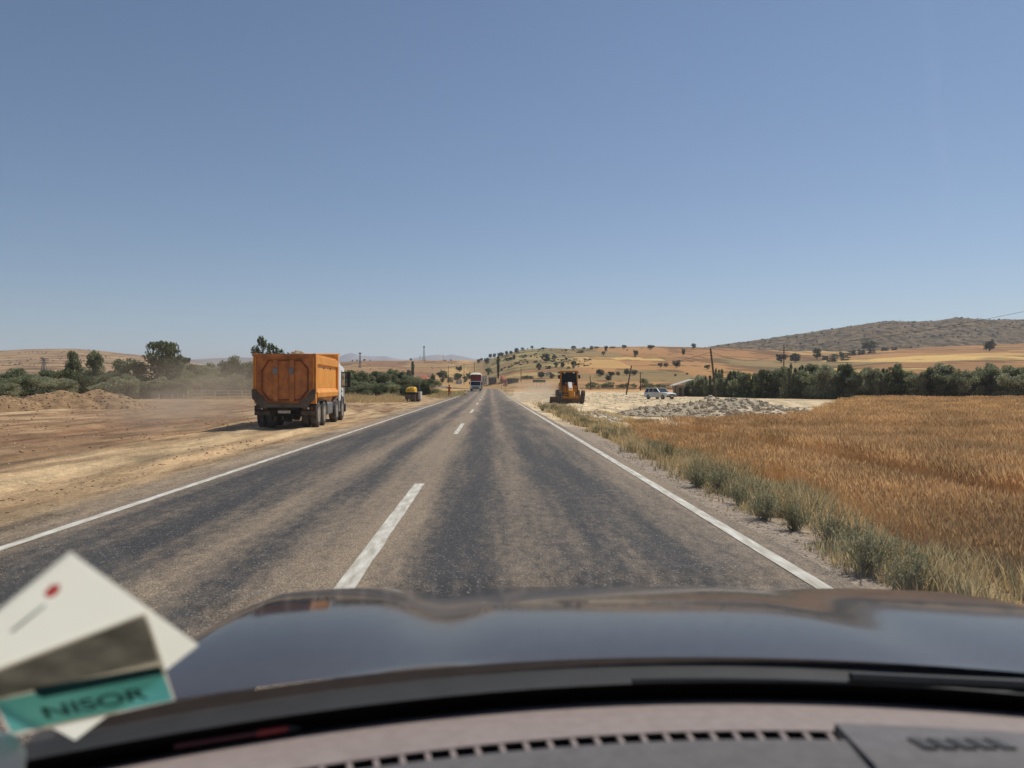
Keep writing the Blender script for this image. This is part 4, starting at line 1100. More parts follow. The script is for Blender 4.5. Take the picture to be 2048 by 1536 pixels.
# ------------------------------------------------------------------ motor grader, facing the camera
def grader():
    p = on_ground(1139, 72.0)
    root = thing("motor_grader", "ochre yellow motor grader with cab and blade working on the pale earthwork", "grader", (p.x, p.y, p.z + 0.0), R(180 - 3))
    # local: +y is the machine's front (towards the camera)
    mb = MB(); mb.box(-0.85, 0.85, -5.4, -2.5, 1.0, 2.0, 0.06); mb.build("engine_hood", m_gyel, root)
    mb = MB(); mb.box(-0.5, 0.5, -5.6, -2.2, 0.6, 1.0); mb.build("rear_frame", m_chassis, root)
    cab = MB()
    for (x, y) in ((-0.78, -0.75), (0.78, -0.75), (-0.78, -2.25), (0.78, -2.25)): cab.box(x - .05, x + .05, y - .05, y + .05, 1.1, 3.02)
    cab.box(-0.83, 0.83, -0.80, -0.72, 1.86, 1.95); cb = cab.build("cab", m_gyel, root)
    mb = MB(); mb.box(-0.72, 0.72, -2.3, -0.82, 1.0, 1.9); mb.build("cab_base", m_gyel, cb)
    for s in (-1, 1):
        mb = MB(); mb.box(*sorted((s * .28, s * .48)), -0.8, -0.7, 1.0, 1.82); mb.build("front_panel", m_gyel, cb)
    mb = MB(); mb.box(-0.86, 0.86, -2.4, -0.6, 3.02, 3.14, 0.03); mb.build("cab_roof", m_gyel, root)
    mb = MB(); mb.box(-0.73, 0.73, -0.78, -0.76, 1.96, 2.98); mb.build("windscreen", m_cabglass, cb)
    for s in (-1, 1):
        mb = MB(); mb.box(*sorted((s * .77, s * .79)), -2.2, -0.8, 1.96, 2.98); mb.build("side_window", m_glass, cb)
        mb = MB(); mb.box(s * 0.45 - .09, s * 0.45 + .09, -0.62, -0.56, 2.86, 2.98); mb.build("work_lamp", m_lamp, cb)
        mb = MB(); mb.box(s * .98 - .1, s * .98 + .1, -0.8, -0.74, 2.35, 2.7); mb.tube((s * .8, -.77, 2.6), (s * .98, -.77, 2.6), .02); mb.build("mirror", m_black, cb)
    mb = MB(); mb.box(-0.73, 0.73, -0.70, -0.66, 1.9, 1.96); mb.build("sill", m_white, cb)
    # gooseneck front frame
    fr_ = MB(); fr_.prism([(-0.8, 1.45), (-0.8, 1.95), (0.6, 1.98), (2.6, 1.15), (3.3, 1.1), (3.3, 0.55), (2.6, 0.6), (0.4, 1.5)], 'x', -0.2, 0.2)
    fr_.build("front_frame", m_gyel, root)
    mb = MB(); mb.prism([(0.5, 1.99), (2.0, 1.42), (2.0, 1.45), (0.5, 2.02)], 'x', -0.16, 0.16); mb.build("frame_highlight", m_white, root)  # white strip paints the sunlight on top of the yellow gooseneck
    mb = MB(); mb.box(-0.24, 0.24, 3.22, 3.5, 0.5, 1.22, 0.03); mb.build("nose", m_gyel, root)
    mb = MB(); mb.box(-0.8, 0.8, 2.9, 3.15, 0.5, 0.68, 0.02); mb.box(-0.75, 0.75, 2.96, 3.08, 0.84, 0.92); mb.build("front_axle", m_gyel, root)
    mb = MB()
    for s in (-1, 1): mb.tube((s * 0.7, 0.2, 2.0), (s * 0.75, 1.0, 0.7), 0.06, n=8); mb.box(s * .55 - .15, s * .55 + .15, 0.0, 0.3, 1.7, 2.0)
    mb.build("lift_rams", m_chassis, root)
    mb = MB(); mb.lathe([(0.62, 0.75), (0.72, 0.75), (0.72, 0.62), (0.62, 0.62)], 24, 'z', (0, 1.0, 0), True); mb.box(-.12, .12, 1.0, 2.9, 0.62, 0.76); mb.build("blade_circle", m_gyel, root)
    bl = MB(); prof = [(0.26, 0.62), (0.16, 0.5), (0.1, 0.36), (0.1, 0.2), (0.2, 0.02), (0.16, 0.02), (0.06, 0.2), (0.06, 0.36), (0.12, 0.52), (0.22, 0.64)]
    bl.prism(prof, 'x', -1.25, 1.75, Matrix.Translation((0.25, 0.9, 0)) @ Matrix.Rotation(R(14), 4, 'Z')); bl.build("blade", m_steel_d, root)
    tm = tyre_mesh(0.62, 0.36); rmh = rim_mesh(0.62, 0.36, 0.3)
    for s in (-1, 1):
        wheel(root, (s * 1.03, 3.02, 0.62), .62, .36, tm, rmh, s, R(7))
        for y in (-3.0, -4.6): wheel(root, (s * 1.0, y, 0.62), .62, .36, tm, rmh, s)
    mb = MB(); mb.tube((0.4, -3.6, 2.0), (0.4, -3.6, 2.7), 0.05); mb.build("exhaust", m_chassis, root)
grader()

# ------------------------------------------------------------------ cars
def small_car(name, label, p, rz, paint, length=4.2, width=1.64, estate=True):
    root = thing(name, label, "car", p, rz)
    L2 = length / 2; w = width / 2
    mb = MB(); sec = []
    for (y, zb, zt, k) in ((-L2, .34, .80, .93), (-L2 + .1, .28, .88, .98), (-.9, .26, .92, 1), (.5, .26, .92, 1), (L2 - .9, .27, .86, .99), (L2 - .15, .3, .76, .96), (L2, .36, .68, .92)):
        a = w * k; sec.append([(-a, y, zb), (-a, y, zt - .08), (-a + .07, y, zt), (a - .07, y, zt), (a, y, zt - .08), (a, y, zb)])
    mb.loft(sec); body = mb.build("body", paint, root, True)
    yr = -L2 + .12 if estate else -L2 + .95
    gh = MB(); gh.loft([[(-w + .06, yr, .86), (w - .06, yr, .86), (w - .06, .75, .88), (-w + .06, .75, .88)], [(-w + .17, yr + .22, 1.36), (w - .17, yr + .22, 1.36), (w - .17, .12, 1.36), (-w + .17, .12, 1.36)]])
    gh.build("glasshouse", m_glass, root)
    rf = MB(); rf.box(-w + .15, w - .15, yr + .18, .16, 1.355, 1.42, .03); rf.build("roof", paint, root, True)
    for s in (-1, 1):
        for (y0, y1) in ((.77, .12), (-.45, -.5), (-1.25, -1.22), (yr, yr + .22)):
            mb = MB(); mb.tube((s * (w - .055), y0, .88), (s * (w - .165), y1, 1.37), .035, n=6); mb.build("pillar", paint, root)
        mb = MB(); mb.box(*sorted((s * (w - .02), s * (w + .14))), .45, .55, .9, 1.02, .02); mb.build("mirror", m_black, root)
        mb = MB(); mb.box(*sorted((s * .42, s * .72)), L2 - .02, L2 + .02, .52, .66, .01); mb.build("headlamp", m_lamp, root)
        mb = MB(); mb.box(*sorted((s * .5, s * .74)), -L2 - .02, -L2 + .02, .55, .75, .01); mb.build("tail_lamp", m_red, root)
    mb = MB(); mb.box(-.42, .42, L2 - .01, L2 + .025, .52, .66); mb.build("grille", m_black, root)
    for y in (L2 - .02, -L2 + .02):
        mb = MB(); mb.box(-w + .02, w - .02, y - .07, y + .07, .32, .48, .02); mb.build("bumper", m_black, root)
    mb = MB(); mb.box(-.26, .26, L2 + .055, L2 + .07, .34, .45); mb.build("number_plate", m_plate, root)
    tm = tyre_mesh(.3, .18); rmh = rim_mesh(.3, .18, .1)
    for s in (-1, 1):
        for y in (L2 - .8, -L2 + .8): wheel(root, (s * (w - .08), y, .3), .3, .18, tm, rmh, s)
    return root
p = on_ground(1320, 94.0)
small_car("estate_car", "old white boxy estate car parked on the pale earthwork", p, R(180 + 30), m_white)
m_darkcar = pm("dark_car_paint", (46, 48, 52), (36, 38, 42), scale=2, rough=0.3, coat=0.4)
small_car("hatchback_car", "small dark car following the red loaded lorry", Vector((-0.6 + 1.2 - 3.6 + float(road_x(215)), 212, float(base_z(212)) + .01)), R(180), m_darkcar, 3.9, 1.62)

# ------------------------------------------------------------------ oncoming lorry with a tall load
def lorry():
    y = 160.0; x = -3.05
    root = thing("loaded_lorry", "oncoming white lorry with a tall maroon load under a pale tarpaulin", "lorry", (x, y, float(base_z(y)) + 0.01), R(180))
    mb = MB(); sec = []
    for (yy_, zb, zt, w) in ((-0.1, .6, 2.1, 1.1), (.8, .55, 2.12, 1.12), (1.55, .45, 2.06, 1.12), (1.85, .4, 1.25, 1.1), (1.9, .4, .8, 1.08)):
        sec.append([(-w, yy_, zb), (-w, yy_, zt - .1), (-w + .1, yy_, zt), (w - .1, yy_, zt), (w, yy_, zt - .1), (w, yy_, zb)])
    mb.loft(sec); cab = mb.build("cab", m_white, root, True)
    mb = MB(); mb.prism([(1.5, 2.04), (1.585, 2.04), (1.885, 1.22), (1.8, 1.18)], 'x', -1.02, 1.02); mb.build("windscreen", m_glass, cab)
    mb = MB(); mb.box(-.7, .7, 1.89, 1.93, .68, 1.0, .02); mb.build("grille", m_grey, cab)
    mb = MB(); mb.box(-1.12, 1.12, 1.82, 1.98, .36, .66, .04); mb.build("bumper", m_grey, cab)
    for s in (-1, 1):
        mb = MB(); mb.box(*sorted((s * .72, s * 1.05)), 1.96, 2.0, .48, .62, .01); mb.build("headlamp", m_lamp, cab)
        mb = MB(); mb.box(*sorted((s * 1.2, s * 1.38)), 1.3, 1.42, 1.4, 1.95, .02); mb.box(*sorted((s * 1.08, s * 1.25)), 1.34, 1.38, 1.85, 1.9); mb.build("mirror", m_black, cab)
    mb = MB(); mb.box(-1.15, 1.15, -8.5, -.2, .9, 1.15); mb.box(-.45, .45, -8.4, 1.4, .6, .9); mb.build("chassis", m_chassis, root)
    m_maroon = pm("maroon_load", (132, 50, 52), (104, 40, 44), scale=2.5, rough=0.85, bump=0.5)
    mb = MB(); mb.box(-1.12, 1.12, -8.4, -.22, 1.16, 3.48, .06); mb.build("cargo_load", m_maroon, root)
    ring = []
    m_tarp = pm("pale_tarpaulin", (226, 220, 198), (200, 192, 168), scale=2, rough=0.8, bump=0.4)
    mb = MB(); pr = [(-1.24, 3.2), (-1.28, 3.5), (-1.1, 3.8), (-.5, 3.98), (.5, 3.98), (1.1, 3.8), (1.28, 3.5), (1.24, 3.2), (1.15, 3.2), (1.15, 3.5), (-1.15, 3.5), (-1.15, 3.2)]
    prf = [(x * .97, min(z, 3.5 + (z - 3.5) * .15)) for x, z in pr]
    mb.loft([[(x, -8.6, z) for x, z in pr], [(x, -1.6, z) for x, z in pr], [(x, -.12, z) for x, z in prf]]); mb.build("tarpaulin", m_tarp, root)
    tm = tyre_mesh(.5, .3); rmh = rim_mesh(.5, .3, .2)
    for s in (-1, 1):
        for yy_ in (.9, -5.6, -6.9): wheel(root, (s * .95, yy_, .5), .5, .3, tm, rmh, s)
lorry()

# ------------------------------------------------------------------ compact roller
def roller():
    y = 84.0; p = on_ground(826.5, y)
    root = thing("road_roller", "small yellow tandem roller parked at the left edge of the road", "roller", p, R(172))
    for yy_, nm in ((1.0, "front"), (-1.0, "rear")):
        mb = MB(); mb.lathe([(-.55, .02), (-.55, .46), (-.5, .48), (.5, .48), (.55, .46), (.55, .02)], 28, 'x', (0, yy_, .48)); mb.build("drum", m_steel_d, root, True)
        mb = MB()
        for s in (-1, 1): mb.box(*sorted((s * .57, s * .64)), yy_ - .12, yy_ + .12, .4, .95)
        mb.box(-.64, .64, yy_ - .3, yy_ + .3, .97, 1.06, .02); mb.build("drum_yoke", m_chassis, root)
    mb = MB(); mb.loft([[(-.5, 1.45, 1.07), (.5, 1.45, 1.07), (.5, .2, 1.07), (-.5, .2, 1.07)], [(-.46, 1.4, 1.4), (.46, 1.4, 1.4), (.46, .2, 1.5), (-.46, .2, 1.5)], [(-.34, 1.2, 1.6), (.34, 1.2, 1.6), (.34, .25, 1.66), (-.34, .25, 1.66)]])
    mb.build("engine_hood", m_yellow, root)
    for x, z in ((.22, 1.32), (-.1, 1.5)):
        mb = MB(); mb.tube((x, 1.36, z), (x, 1.46, z), .06, n=10); mb.build("lamp_hole", m_black, root)
    mb = MB(); mb.box(-.5, .5, -1.4, .15, .97, 1.12, .03); mb.box(-.3, .3, -1.0, -.6, 1.12, 1.5, .05); mb.box(-.3, .3, -1.1, -.98, 1.4, 1.85, .04); mb.build("operator_platform", m_black, root)
    mb = MB()
    for s in (-1, 1): mb.tube((s * .5, -.9, 1.1), (s * .5, -.9, 2.3), .035); 
    mb.tube((-.5, -.9, 2.3), (.5, -.9, 2.3), .035); mb.build("roll_bar", m_grey, root)
    mb = MB(); mb.tube((0, -.2, 1.1), (0, -.4, 1.75), .03); mb.lathe([(0, .16), (.03, .18), (.03, .14), (0, .14)], 16, 'z', (0, -.42, 1.75), True); mb.build("steering_wheel", m_black, root)
    mb = MB(); mb.box(-1.0, -.72, -.1, .7, .3, 1.12, .05); mb.build("water_tank", m_plate, root)
roller()

# ------------------------------------------------------------------ person
def person():
    y = 113.0; p = on_ground(898.5, y)
    root = thing("person", "person in an orange work vest standing at the road edge with arms raised forward", "person", p, 0)
    J = {'pel': (0, 0, .95), 'wai': (0, .0, 1.08), 'che': (.0, 0, 1.32), 'nec': (0, 0, 1.5), 'hea': (0, -.02, 1.6), 'top': (0, -.02, 1.76),
         'lh': (-.1, 0, .9), 'lk': (-.11, -.03, .5), 'la': (-.11, .02, .09), 'lt': (-.12, -.16, .04),
         'rh': (.1, 0, .9), 'rk': (.1, -.02, .5), 'ra': (.1, .02, .09), 'rt': (.12, -.16, .04),
         'ls': (-.2, 0, 1.44), 'le': (-.38, -.14, 1.46), 'lw': (-.52, -.28, 1.56), 'lf': (-.58, -.34, 1.6),
         'rs': (.2, 0, 1.44), 're': (.2, -.2, 1.26), 'rw': (-.08, -.36, 1.3), 'rf': (-.2, -.4, 1.32)}
    E = [('pel','wai'),('wai','che'),('che','nec'),('nec','hea'),('hea','top'),('pel','lh'),('lh','lk'),('lk','la'),('la','lt'),('pel','rh'),('rh','rk'),('rk','ra'),('ra','rt'),('che','ls'),('ls','le'),('le','lw'),('lw','lf'),('che','rs'),('rs','re'),('re','rw'),('rw','rf')]
    rad = {'pel': .155, 'wai': .14, 'che': .165, 'nec': .06, 'hea': .1, 'top': .075, 'lh': .095, 'rh': .095, 'lk': .065, 'rk': .065, 'la': .045, 'ra': .045, 'lt': .04, 'rt': .04, 'ls': .07, 'rs': .07, 'le': .05, 're': .05, 'lw': .036, 'rw': .036, 'lf': .035, 'rf': .035}
    names = list(J); me = bpy.data.meshes.new("body"); me.from_pydata([J[n] for n in names], [(names.index(a), names.index(b_)) for a, b_ in E], [])
    o = link("body", me, root)
    o.modifiers.new("skin", 'SKIN'); o.modifiers.new("sub", 'SUBSURF').levels = 2
    o.modifiers["sub"].render_levels = 2
    for i_, n in enumerate(names):
        sv = me.skin_vertices[0].data[i_]; sv.radius = (rad[n], rad[n]); sv.use_root = (n == 'pel')
    dg = bpy.context.evaluated_depsgraph_get(); dg.update()
    m2 = bpy.data.meshes.new_from_object(o.evaluated_get(dg)); o.modifiers.clear(); o.data = m2
    m_skin = pm("skin", (176, 124, 96), (160, 110, 84), scale=9, rough=0.6)
    m_trou = pm("work_trousers", (150, 76, 44), (112, 58, 38), scale=6, rough=0.9)
    m_shirt = pm("dark_shirt", (44, 38, 40), (30, 28, 30), scale=6, rough=0.9)
    m_boot = pm("boots", (50, 42, 36), (34, 30, 28), scale=9, rough=0.8)
    m_vest = pm("orange_vest", (226, 96, 50), (196, 78, 40), scale=6, rough=0.8)
    m_hair = pm("dark_hair", (36, 30, 26), (26, 22, 20), scale=30, rough=0.8)
    m2.materials.clear()
    for m in (m_skin, m_trou, m_shirt, m_boot): m2.materials.append(m)
    for f in m2.polygons:
        c = f.center
        f.material_index = 3 if c.z < .12 else 1 if c.z < .98 else 2 if (c.z < 1.5 and not (c.x < -.16 and c.y < -.3)) or (-.5 < c.x < -.15 and c.z < 1.56) else 0
        f.use_smooth = True
    mb = MB(); rings = []
    for (z, a, b_) in ((1.0, .185, .165), (1.12, .175, .155), (1.3, .20, .185), (1.42, .205, .16), (1.48, .12, .1)):
        rings.append([(a * math.cos(k_ * math.pi / 8), b_ * math.sin(k_ * math.pi / 8), z) for k_ in range(16)])
    mb.loft(rings); mb.build("vest", m_vest, root, True)
    mb = MB(); mb.loft([[(r_ * math.cos(k_ * math.pi / 6), -.0 + r_ * math.sin(k_ * math.pi / 6), z) for k_ in range(12)] for z, r_ in ((1.66, .115), (1.74, .118), (1.81, .09), (1.84, .03))]); mb.build("hair", m_hair, root, True)
    # face: eyes, nose, mouth
    for s in (-1, 1):
        mb = MB(); mb.box(s * .035 - .012, s * .035 + .012, -.128, -.112, 1.652, 1.668); mb.build("eye", m_boot, root)
    mb = MB(); mb.prism([(-.115, 1.66), (-.145, 1.61), (-.112, 1.605)], 'x', -.014, .014); mb.build("nose", m_skin, root)
    mb = MB(); mb.box(-.03, .03, -.124, -.112, 1.572, 1.58); mb.build("mouth", m_red, root)
person()

# ------------------------------------------------------------------ poles, wires, signs, masts
m_pole = pm("weathered_pole", (96, 82, 62), (66, 56, 44), scale=3, rough=0.95, stretch=(1, 1, .3))
def pole(u_b, y, u_t, v_t, r, label, arm=0.0, armz=0.0):
    p = on_ground(u_b, y)
    top = Vector(((u_t - U0) / F * y, y, CAMZ + (V0 - v_t) / F * y))
    root = thing("utility_pole", label, "pole", p)
    d = top - Vector(p)
    mb = MB(); mb.tube((0, 0, -.2), d, r, r * .72, 10); mb.build("shaft", m_pole, root)
    if arm:
        q = d * armz
        mb = MB(); mb.box(-arm / 2, arm / 2, -.05, .05, q.z - .05, q.z + .05, M=Matrix.Translation((q.x, q.y, 0))); mb.build("crossarm", m_pole, root)
        for k_ in (-.45, 0, .45):
            mb = MB(); mb.lathe([(0, .03), (.05, .05), (.1, .03), (.15, .04), (.18, .015)], 8, 'z', (q.x + k_ * arm, q.y, q.z + .05)); mb.build("insulator", m_plate, root)
    return top
tA = pole(1434, 74, 1421, 697, .115, "thick leaning wooden pole rising behind the rubble heaps")
tB = pole(1252, 126, 1263, 731, .13, "leaning wooden pole standing on the pale earthwork behind the grader")
tC = pole(1182, 185, 1180, 751, .12, "short weathered pole at the stubble field edge")
tD = pole(1567, 150, 1568, 689, .13, "tall wooden pole with a crossarm above the plantation trees", 2.0, .88)
tE = pole(1281, 170, 1281, 744, .12, "thin wooden pole with a crossarm in front of the hedge", 1.4, .95)
m_wire = pm("wire", (60, 58, 56), (50, 48, 46), scale=3, rough=0.7)
def wire(a, b_, sag, label, r=.018):
    pts = [a.lerp(b_, t_) - Vector((0, 0, 4 * sag * t_ * (1 - t_))) for t_ in np.linspace(0, 1, 15)]
    mb = MB(); mb.path(pts, r, 4)
    return tag(mb.build("overhead_wire", m_wire), label, "wire")
wire(tB, tA - Vector((0, 0, .35)), .5, "overhead wire between the two leaning wooden poles")
wire(tA - Vector((0, 0, .35)), tD - Vector((0, 0, .6)), 1.6, "overhead wire from the thick leaning pole to the crossarm pole", .022)
tF = Vector(((2060 - U0) / F * 95, 95, CAMZ + (V0 - 634) / F * 95))
tG = pole(2110, 100, 2110, 610, .13, "tall wooden pole standing past the end of the plantation trees")
wire(tD - Vector((0, 0, .6)), tG, .8, "overhead wire running from the crossarm pole over the plantation", .022)
for (u, y, v, lab) in [(948.5,330,724,"thin dark pole behind the village trees"),(928,360,727,"slim pole on the slope above the village"),(897,380,731,"faint slim pole on the brown field slope"),(1042,300,734,"slim wooden pole on the grassy slope above the road bend")]:
    pole(u, y, u, v, .13, lab)
m_post = pm("galvanised_post", (120, 116, 108), (92, 88, 82), scale=5, rough=0.6, metal=0.4)
m_signred = pm("sign_red", (176, 32, 30), (150, 28, 28), scale=6, rough=0.5)
m_signwhite = pm("sign_white", (226, 222, 214), (206, 200, 190), scale=6, rough=0.5)
m_signgreen = pm("sign_green", (58, 96, 84), (44, 78, 68), scale=6, rough=0.5)
def tri_sign(u, y, vt, label, s=.5):
    p = on_ground(u, y); h = CAMZ + (V0 - vt) / F * y - p.z
    root = thing("warning_sign", label, "sign", p)
    mb = MB(); mb.tube((0, 0, -.1), (0, 0, h), .04, n=8); mb.build("post", m_post, root)
    mb = MB(); mb.prism([(-s, h - .75 * s), (s, h - .75 * s), (0, h + s)], 'y', -.06, -.045); pl = mb.build("border", m_signred, root)
    k_ = .62
    mb = MB(); mb.prism([(-s * k_, h - .52 * s), (s * k_, h - .52 * s), (0, h + .55 * s)], 'y', -.068, -.062); mb.build("face", m_signwhite, root)
    mb = MB(); mb.box(-.06, .06, -.075, -.07, h - .3 * s, h + .2 * s); mb.build("symbol", m_black, root)
tri_sign(1011, 165, 769, "red bordered triangular warning sign on the right verge", .55)
tri_sign(1003, 215, 756, "taller triangular warning sign farther along the right verge", .6)
p = on_ground(1078, 205)
root = thing("road_sign", "green direction board raised on four thin posts across the pad", "sign", p)
for x in (-1.55, -.55, .5, 1.6):
    mb = MB(); mb.tube((x, 0, -.1), (x + (-.1 if x < 0 else 0), 0, 2.3), .045, n=6); mb.build("post", m_post, root)
mb = MB(); mb.box(-1.7, 1.8, -.06, -.05, 2.0, 2.7); mb.build("board", m_signgreen, root)
mb = MB(); mb.box(-1.6, 1.7, -.068, -.063, 2.06, 2.1); mb.build("border", m_signwhite, root)
p = on_ground(740, 96)
root = thing("marker_post", "short white marker post in the dry reeds", "post", p)
mb = MB(); mb.box(-.06, .06, -.05, .05, -.1, .85, .01); mb.build("shaft", m_signwhite, root)
mb = MB(); mb.box(-.065, .065, -.055, .055, .6, .72); mb.build("reflector_band", m_black, root)
# irrigation channel
m_conc = pm("pale_concrete", (214, 206, 190), (180, 172, 156), scale=2, rough=0.9)
y = 213.0; xa, xb = (1160 - U0) / F * y, (1352 - U0) / F * y
root = thing("irrigation_channel", "long pale raised concrete channel in front of the hedge", "channel", G(xa, y))
mb = MB(); z = float(ground_z((xa + xb) / 2, y)) - root.location.z
mb.prism([(-.3, z + .25), (.3, z + .25), (.35, z + .55), (.25, z + .55), (.2, z + .33), (-.2, z + .33), (-.25, z + .55), (-.35, z + .55)], 'x', 0, xb - xa); mb.build("trough", m_conc, root)
for k_ in np.linspace(.5, xb - xa - .5, 7):
    mb = MB(); mb.box(k_ - .12, k_ + .12, -.2, .2, z - .4, z + .25); mb.build("support", m_conc, root)
# lattice masts
m_lattice = pm("lattice_steel", (112, 108, 106), (90, 88, 88), scale=2, rough=0.6, metal=0.3)
def mast(u, vb, vt, label, wb, y0=400, arms=0):
    p = hit(u, vb, y0); H_ = (vb - vt) * p.y / F
    root = thing("lattice_mast", label, "mast", p)
    mb = MB(); r_ = .16; wt = wb * .25
    for sx_ in (-1, 1):
        for sy_ in (-1, 1): mb.tube((sx_ * wb, sy_ * wb, -1), (sx_ * wt, sy_ * wt, H_), r_, r_ * .7, 4)
    mb.build("legs", m_lattice, root)
    mb = MB(); n = 9
    for j in range(n):
        a = j / n; b_ = (j + 1) / n; wa = wb + (wt - wb) * a; wc = wb + (wt - wb) * b_
        for s in (-1, 1):
            mb.tube((-wa, s * wa, a * H_), (wc, s * wc, b_ * H_), .1, n=4); mb.tube((wa, s * wa, a * H_), (-wc, s * wc, b_ * H_), .1, n=4)
            mb.tube((s * wa, -wa, a * H_), (s * wc, wc, b_ * H_), .1, n=4)
    mb.build("bracing", m_lattice, root)
    if arms:
        for j in range(arms):
            mb = MB(); zz = H_ * (.95 - .16 * j); mb.tube((-wb * 2.2, 0, zz), (wb * 2.2, 0, zz), .2, n=4); mb.build("crossarm", m_lattice, root)
    else:
        mb = MB(); mb.box(-1.1, 1.1, -.8, .8, H_ * .93, H_ * 1.02); mb.build("antenna", m_lattice, root)
mast(848, 721.5, 693, "tall tapering lattice mast on the ridge skyline", 1.6)
mast(720, 736, 706, "lattice antenna mast standing on the brown fields behind the tipper cab", 1.0)
mast(88, 741, 716, "dark power pylon with crossarms on the slope of the bare brown hill", 1.7, 350, 3)
for (u, vb, vt, lab) in [(886.5,722,711,"slim pole with a crossarm on the ridge skyline"),(840,722,712,"very slim pole beside the tall lattice mast")]:
    p = hit(u, vb, 400); H_ = (vb - vt) * p.y / F
    root = thing("utility_pole", lab, "pole", p)
    mb = MB(); mb.tube((0, 0, -.5), (0, 0, H_), .25, .18, 6); mb.build("shaft", m_lattice, root)
    mb = MB(); mb.box(-1.3, 1.3, -.1, .1, H_ * .93, H_ * .98); mb.build("crossarm", m_lattice, root)
# bridge railing
y = 96.0
p0 = on_ground(376, y); xb = (512 - U0) / F * y - p0.x
root = thing("bridge_railing", "pale metal bridge railing of three rails beside the tree belt", "railing", p0)
m_rail = pm("pale_rail", (218, 206, 184), (188, 176, 154), scale=3, rough=0.7)
for z in (.42, .78, 1.12):
    mb = MB(); mb.tube((-.1, 0, z), (xb, 0, z), .045, n=6); mb.build("rail", m_rail, root)
for k_ in np.linspace(0, xb - .1, 6):
    mb = MB(); mb.box(k_ - .05, k_ + .05, -.05, .05, -.3, 1.14); mb.build("post", m_rail, root)
for u in (318, 344, 367):
    p = on_ground(u, 95)
    o = thing("fence_post", "short pale wooden fence post near the bridge railing", "post", p, 0, None, "short fence posts by the railing")
    mb = MB(); mb.tube((0, 0, -.15), (.04, 0, .72), .06, .05, 7); mb.build("shaft", m_rail, o)
    mb = MB(); mb.lathe([(.72, .055), (.75, .04), (.77, .01)], 8, 'z', (.04, 0, 0)); mb.build("cap", m_rail, o)

# ------------------------------------------------------------------ village buildings
m_wallp = pm("pink_plaster", (214, 172, 148), (196, 154, 132), scale=.8, rough=0.9)
m_wallw = pm("white_plaster", (222, 214, 202), (198, 190, 178), scale=.8, rough=0.9)
m_wallg = pm("grey_blockwork", (156, 140, 126), (126, 112, 102), scale=1.2, rough=0.95)
m_roof = pm("clay_tile_roof", (196, 112, 78), (168, 92, 64), scale=1.2, rough=0.9, bump=.3)
def house(label, u, y, wpx, hpx, rpx, wall, roofm, depth, nwin, rz=0.0, flat=False, dz=0.0):
    p = on_ground(u, y, dz); k_ = y / F; w = wpx * k_; h = hpx * k_; rh = rpx * k_
    root = thing("house", label, "house", p, rz)
    mb = MB(); mb.box(-w / 2, w / 2, 0, depth, -2, h); wl = mb.build("wall", wall, root)
    ov = w * .06
    mb = MB()
    if flat: mb.box(-w / 2 - ov, w / 2 + ov, -ov, depth + ov, h, h + rh)
    else:
        mb.loft([[(-w / 2 - ov, -ov, h), (w / 2 + ov, -ov, h), (w / 2 + ov, depth + ov, h), (-w / 2 - ov, depth + ov, h)], [(-w * .1, depth * .4, h + rh), (w * .1, depth * .4, h + rh), (w * .1, depth * .6, h + rh), (-w * .1, depth * .6, h + rh)]])
    mb.build("roof", roofm, root)
    for i_ in range(nwin):
        x = (i_ + .5) / nwin * w - w / 2
        mb = MB(); mb.box(x - w * .055, x + w * .055, -.08, .05, h * .42, h * .8); wi = mb.build("window", m_glass, root)
        mb = MB(); mb.box(x - w * .07, x + w * .07, -.15, -.09, h * .37, h * .41); mb.build("sill", m_wallw, wi)
    return root
p = hit(846.5, 766.5, 250)
house("pink walled house with a hipped clay tile roof beside the poplar", 846.5, p.y, 20, 8.5, 8, m_wallp, m_roof, 9, 3)
p = hit(918, 768, 250); house("low white flat-roofed building by the village road", 918, p.y, 13, 6.5, 1.5, m_wallw, m_conc, 6, 2, 0, True)
p = hit(969, 769, 260); house("pale grey two storey building at the road bend", 969, p.y, 10, 16, 1.5, m_wallw, m_conc, 8, 2, 0, True)
p = hit(985, 768.5, 260); house("brownish block building behind the road bend", 985, p.y, 16, 13, 1.5, m_wallg, m_conc, 9, 3, 0, True)
p = hit(1006, 767, 260); house("pink house with a red tiled roof beside the roadside poplar", 1007, p.y, 13, 8, 6, m_wallp, m_roof, 8, 2)
p = hit(1024, 767, 260); house("long grey-brown shed wall right of the red roofed house", 1026, p.y, 22, 8, 2, m_wallg, m_wallg, 8, 4, 0, True)
for (u, v, w, h, lab) in [(1096,751,7,4,"tiny white hut among the hillside bushes"),(1155,752,5,6,"small white walled hut by the hillside trees")]:
    p = hit(u, v, 220); house(lab, u, p.y, w, h, 2, m_wallw, m_conc, 4, 1, 0, True)
# open shed beside the plantation
y = 114.0; p = on_ground(1362, y)
root = thing("shed", "open shed with a sloping pale metal roof at the plantation corner", "shed", p)
mb = MB(); mb.prism([(-1.35, 1.58), (1.7, 2.55), (1.7, 2.63), (-1.35, 1.66)], 'y', -1.2, 2.2); mb.build("roof", m_conc, root)
mb = MB(); mb.box(-.75, .15, -.9, 2.0, -.3, 1.72); mb.build("wall", m_wallg, root)
for x, h in ((-1.1, 1.62), (1.5, 2.45)):
    mb = MB(); mb.box(x - .06, x + .06, -1.0, -.88, -.3, h); mb.build("post", m_pole, root)
mb = MB(); mb.box(-.55, -.1, -.93, -.905, 0, 1.35); mb.build("door", m_pole, root)

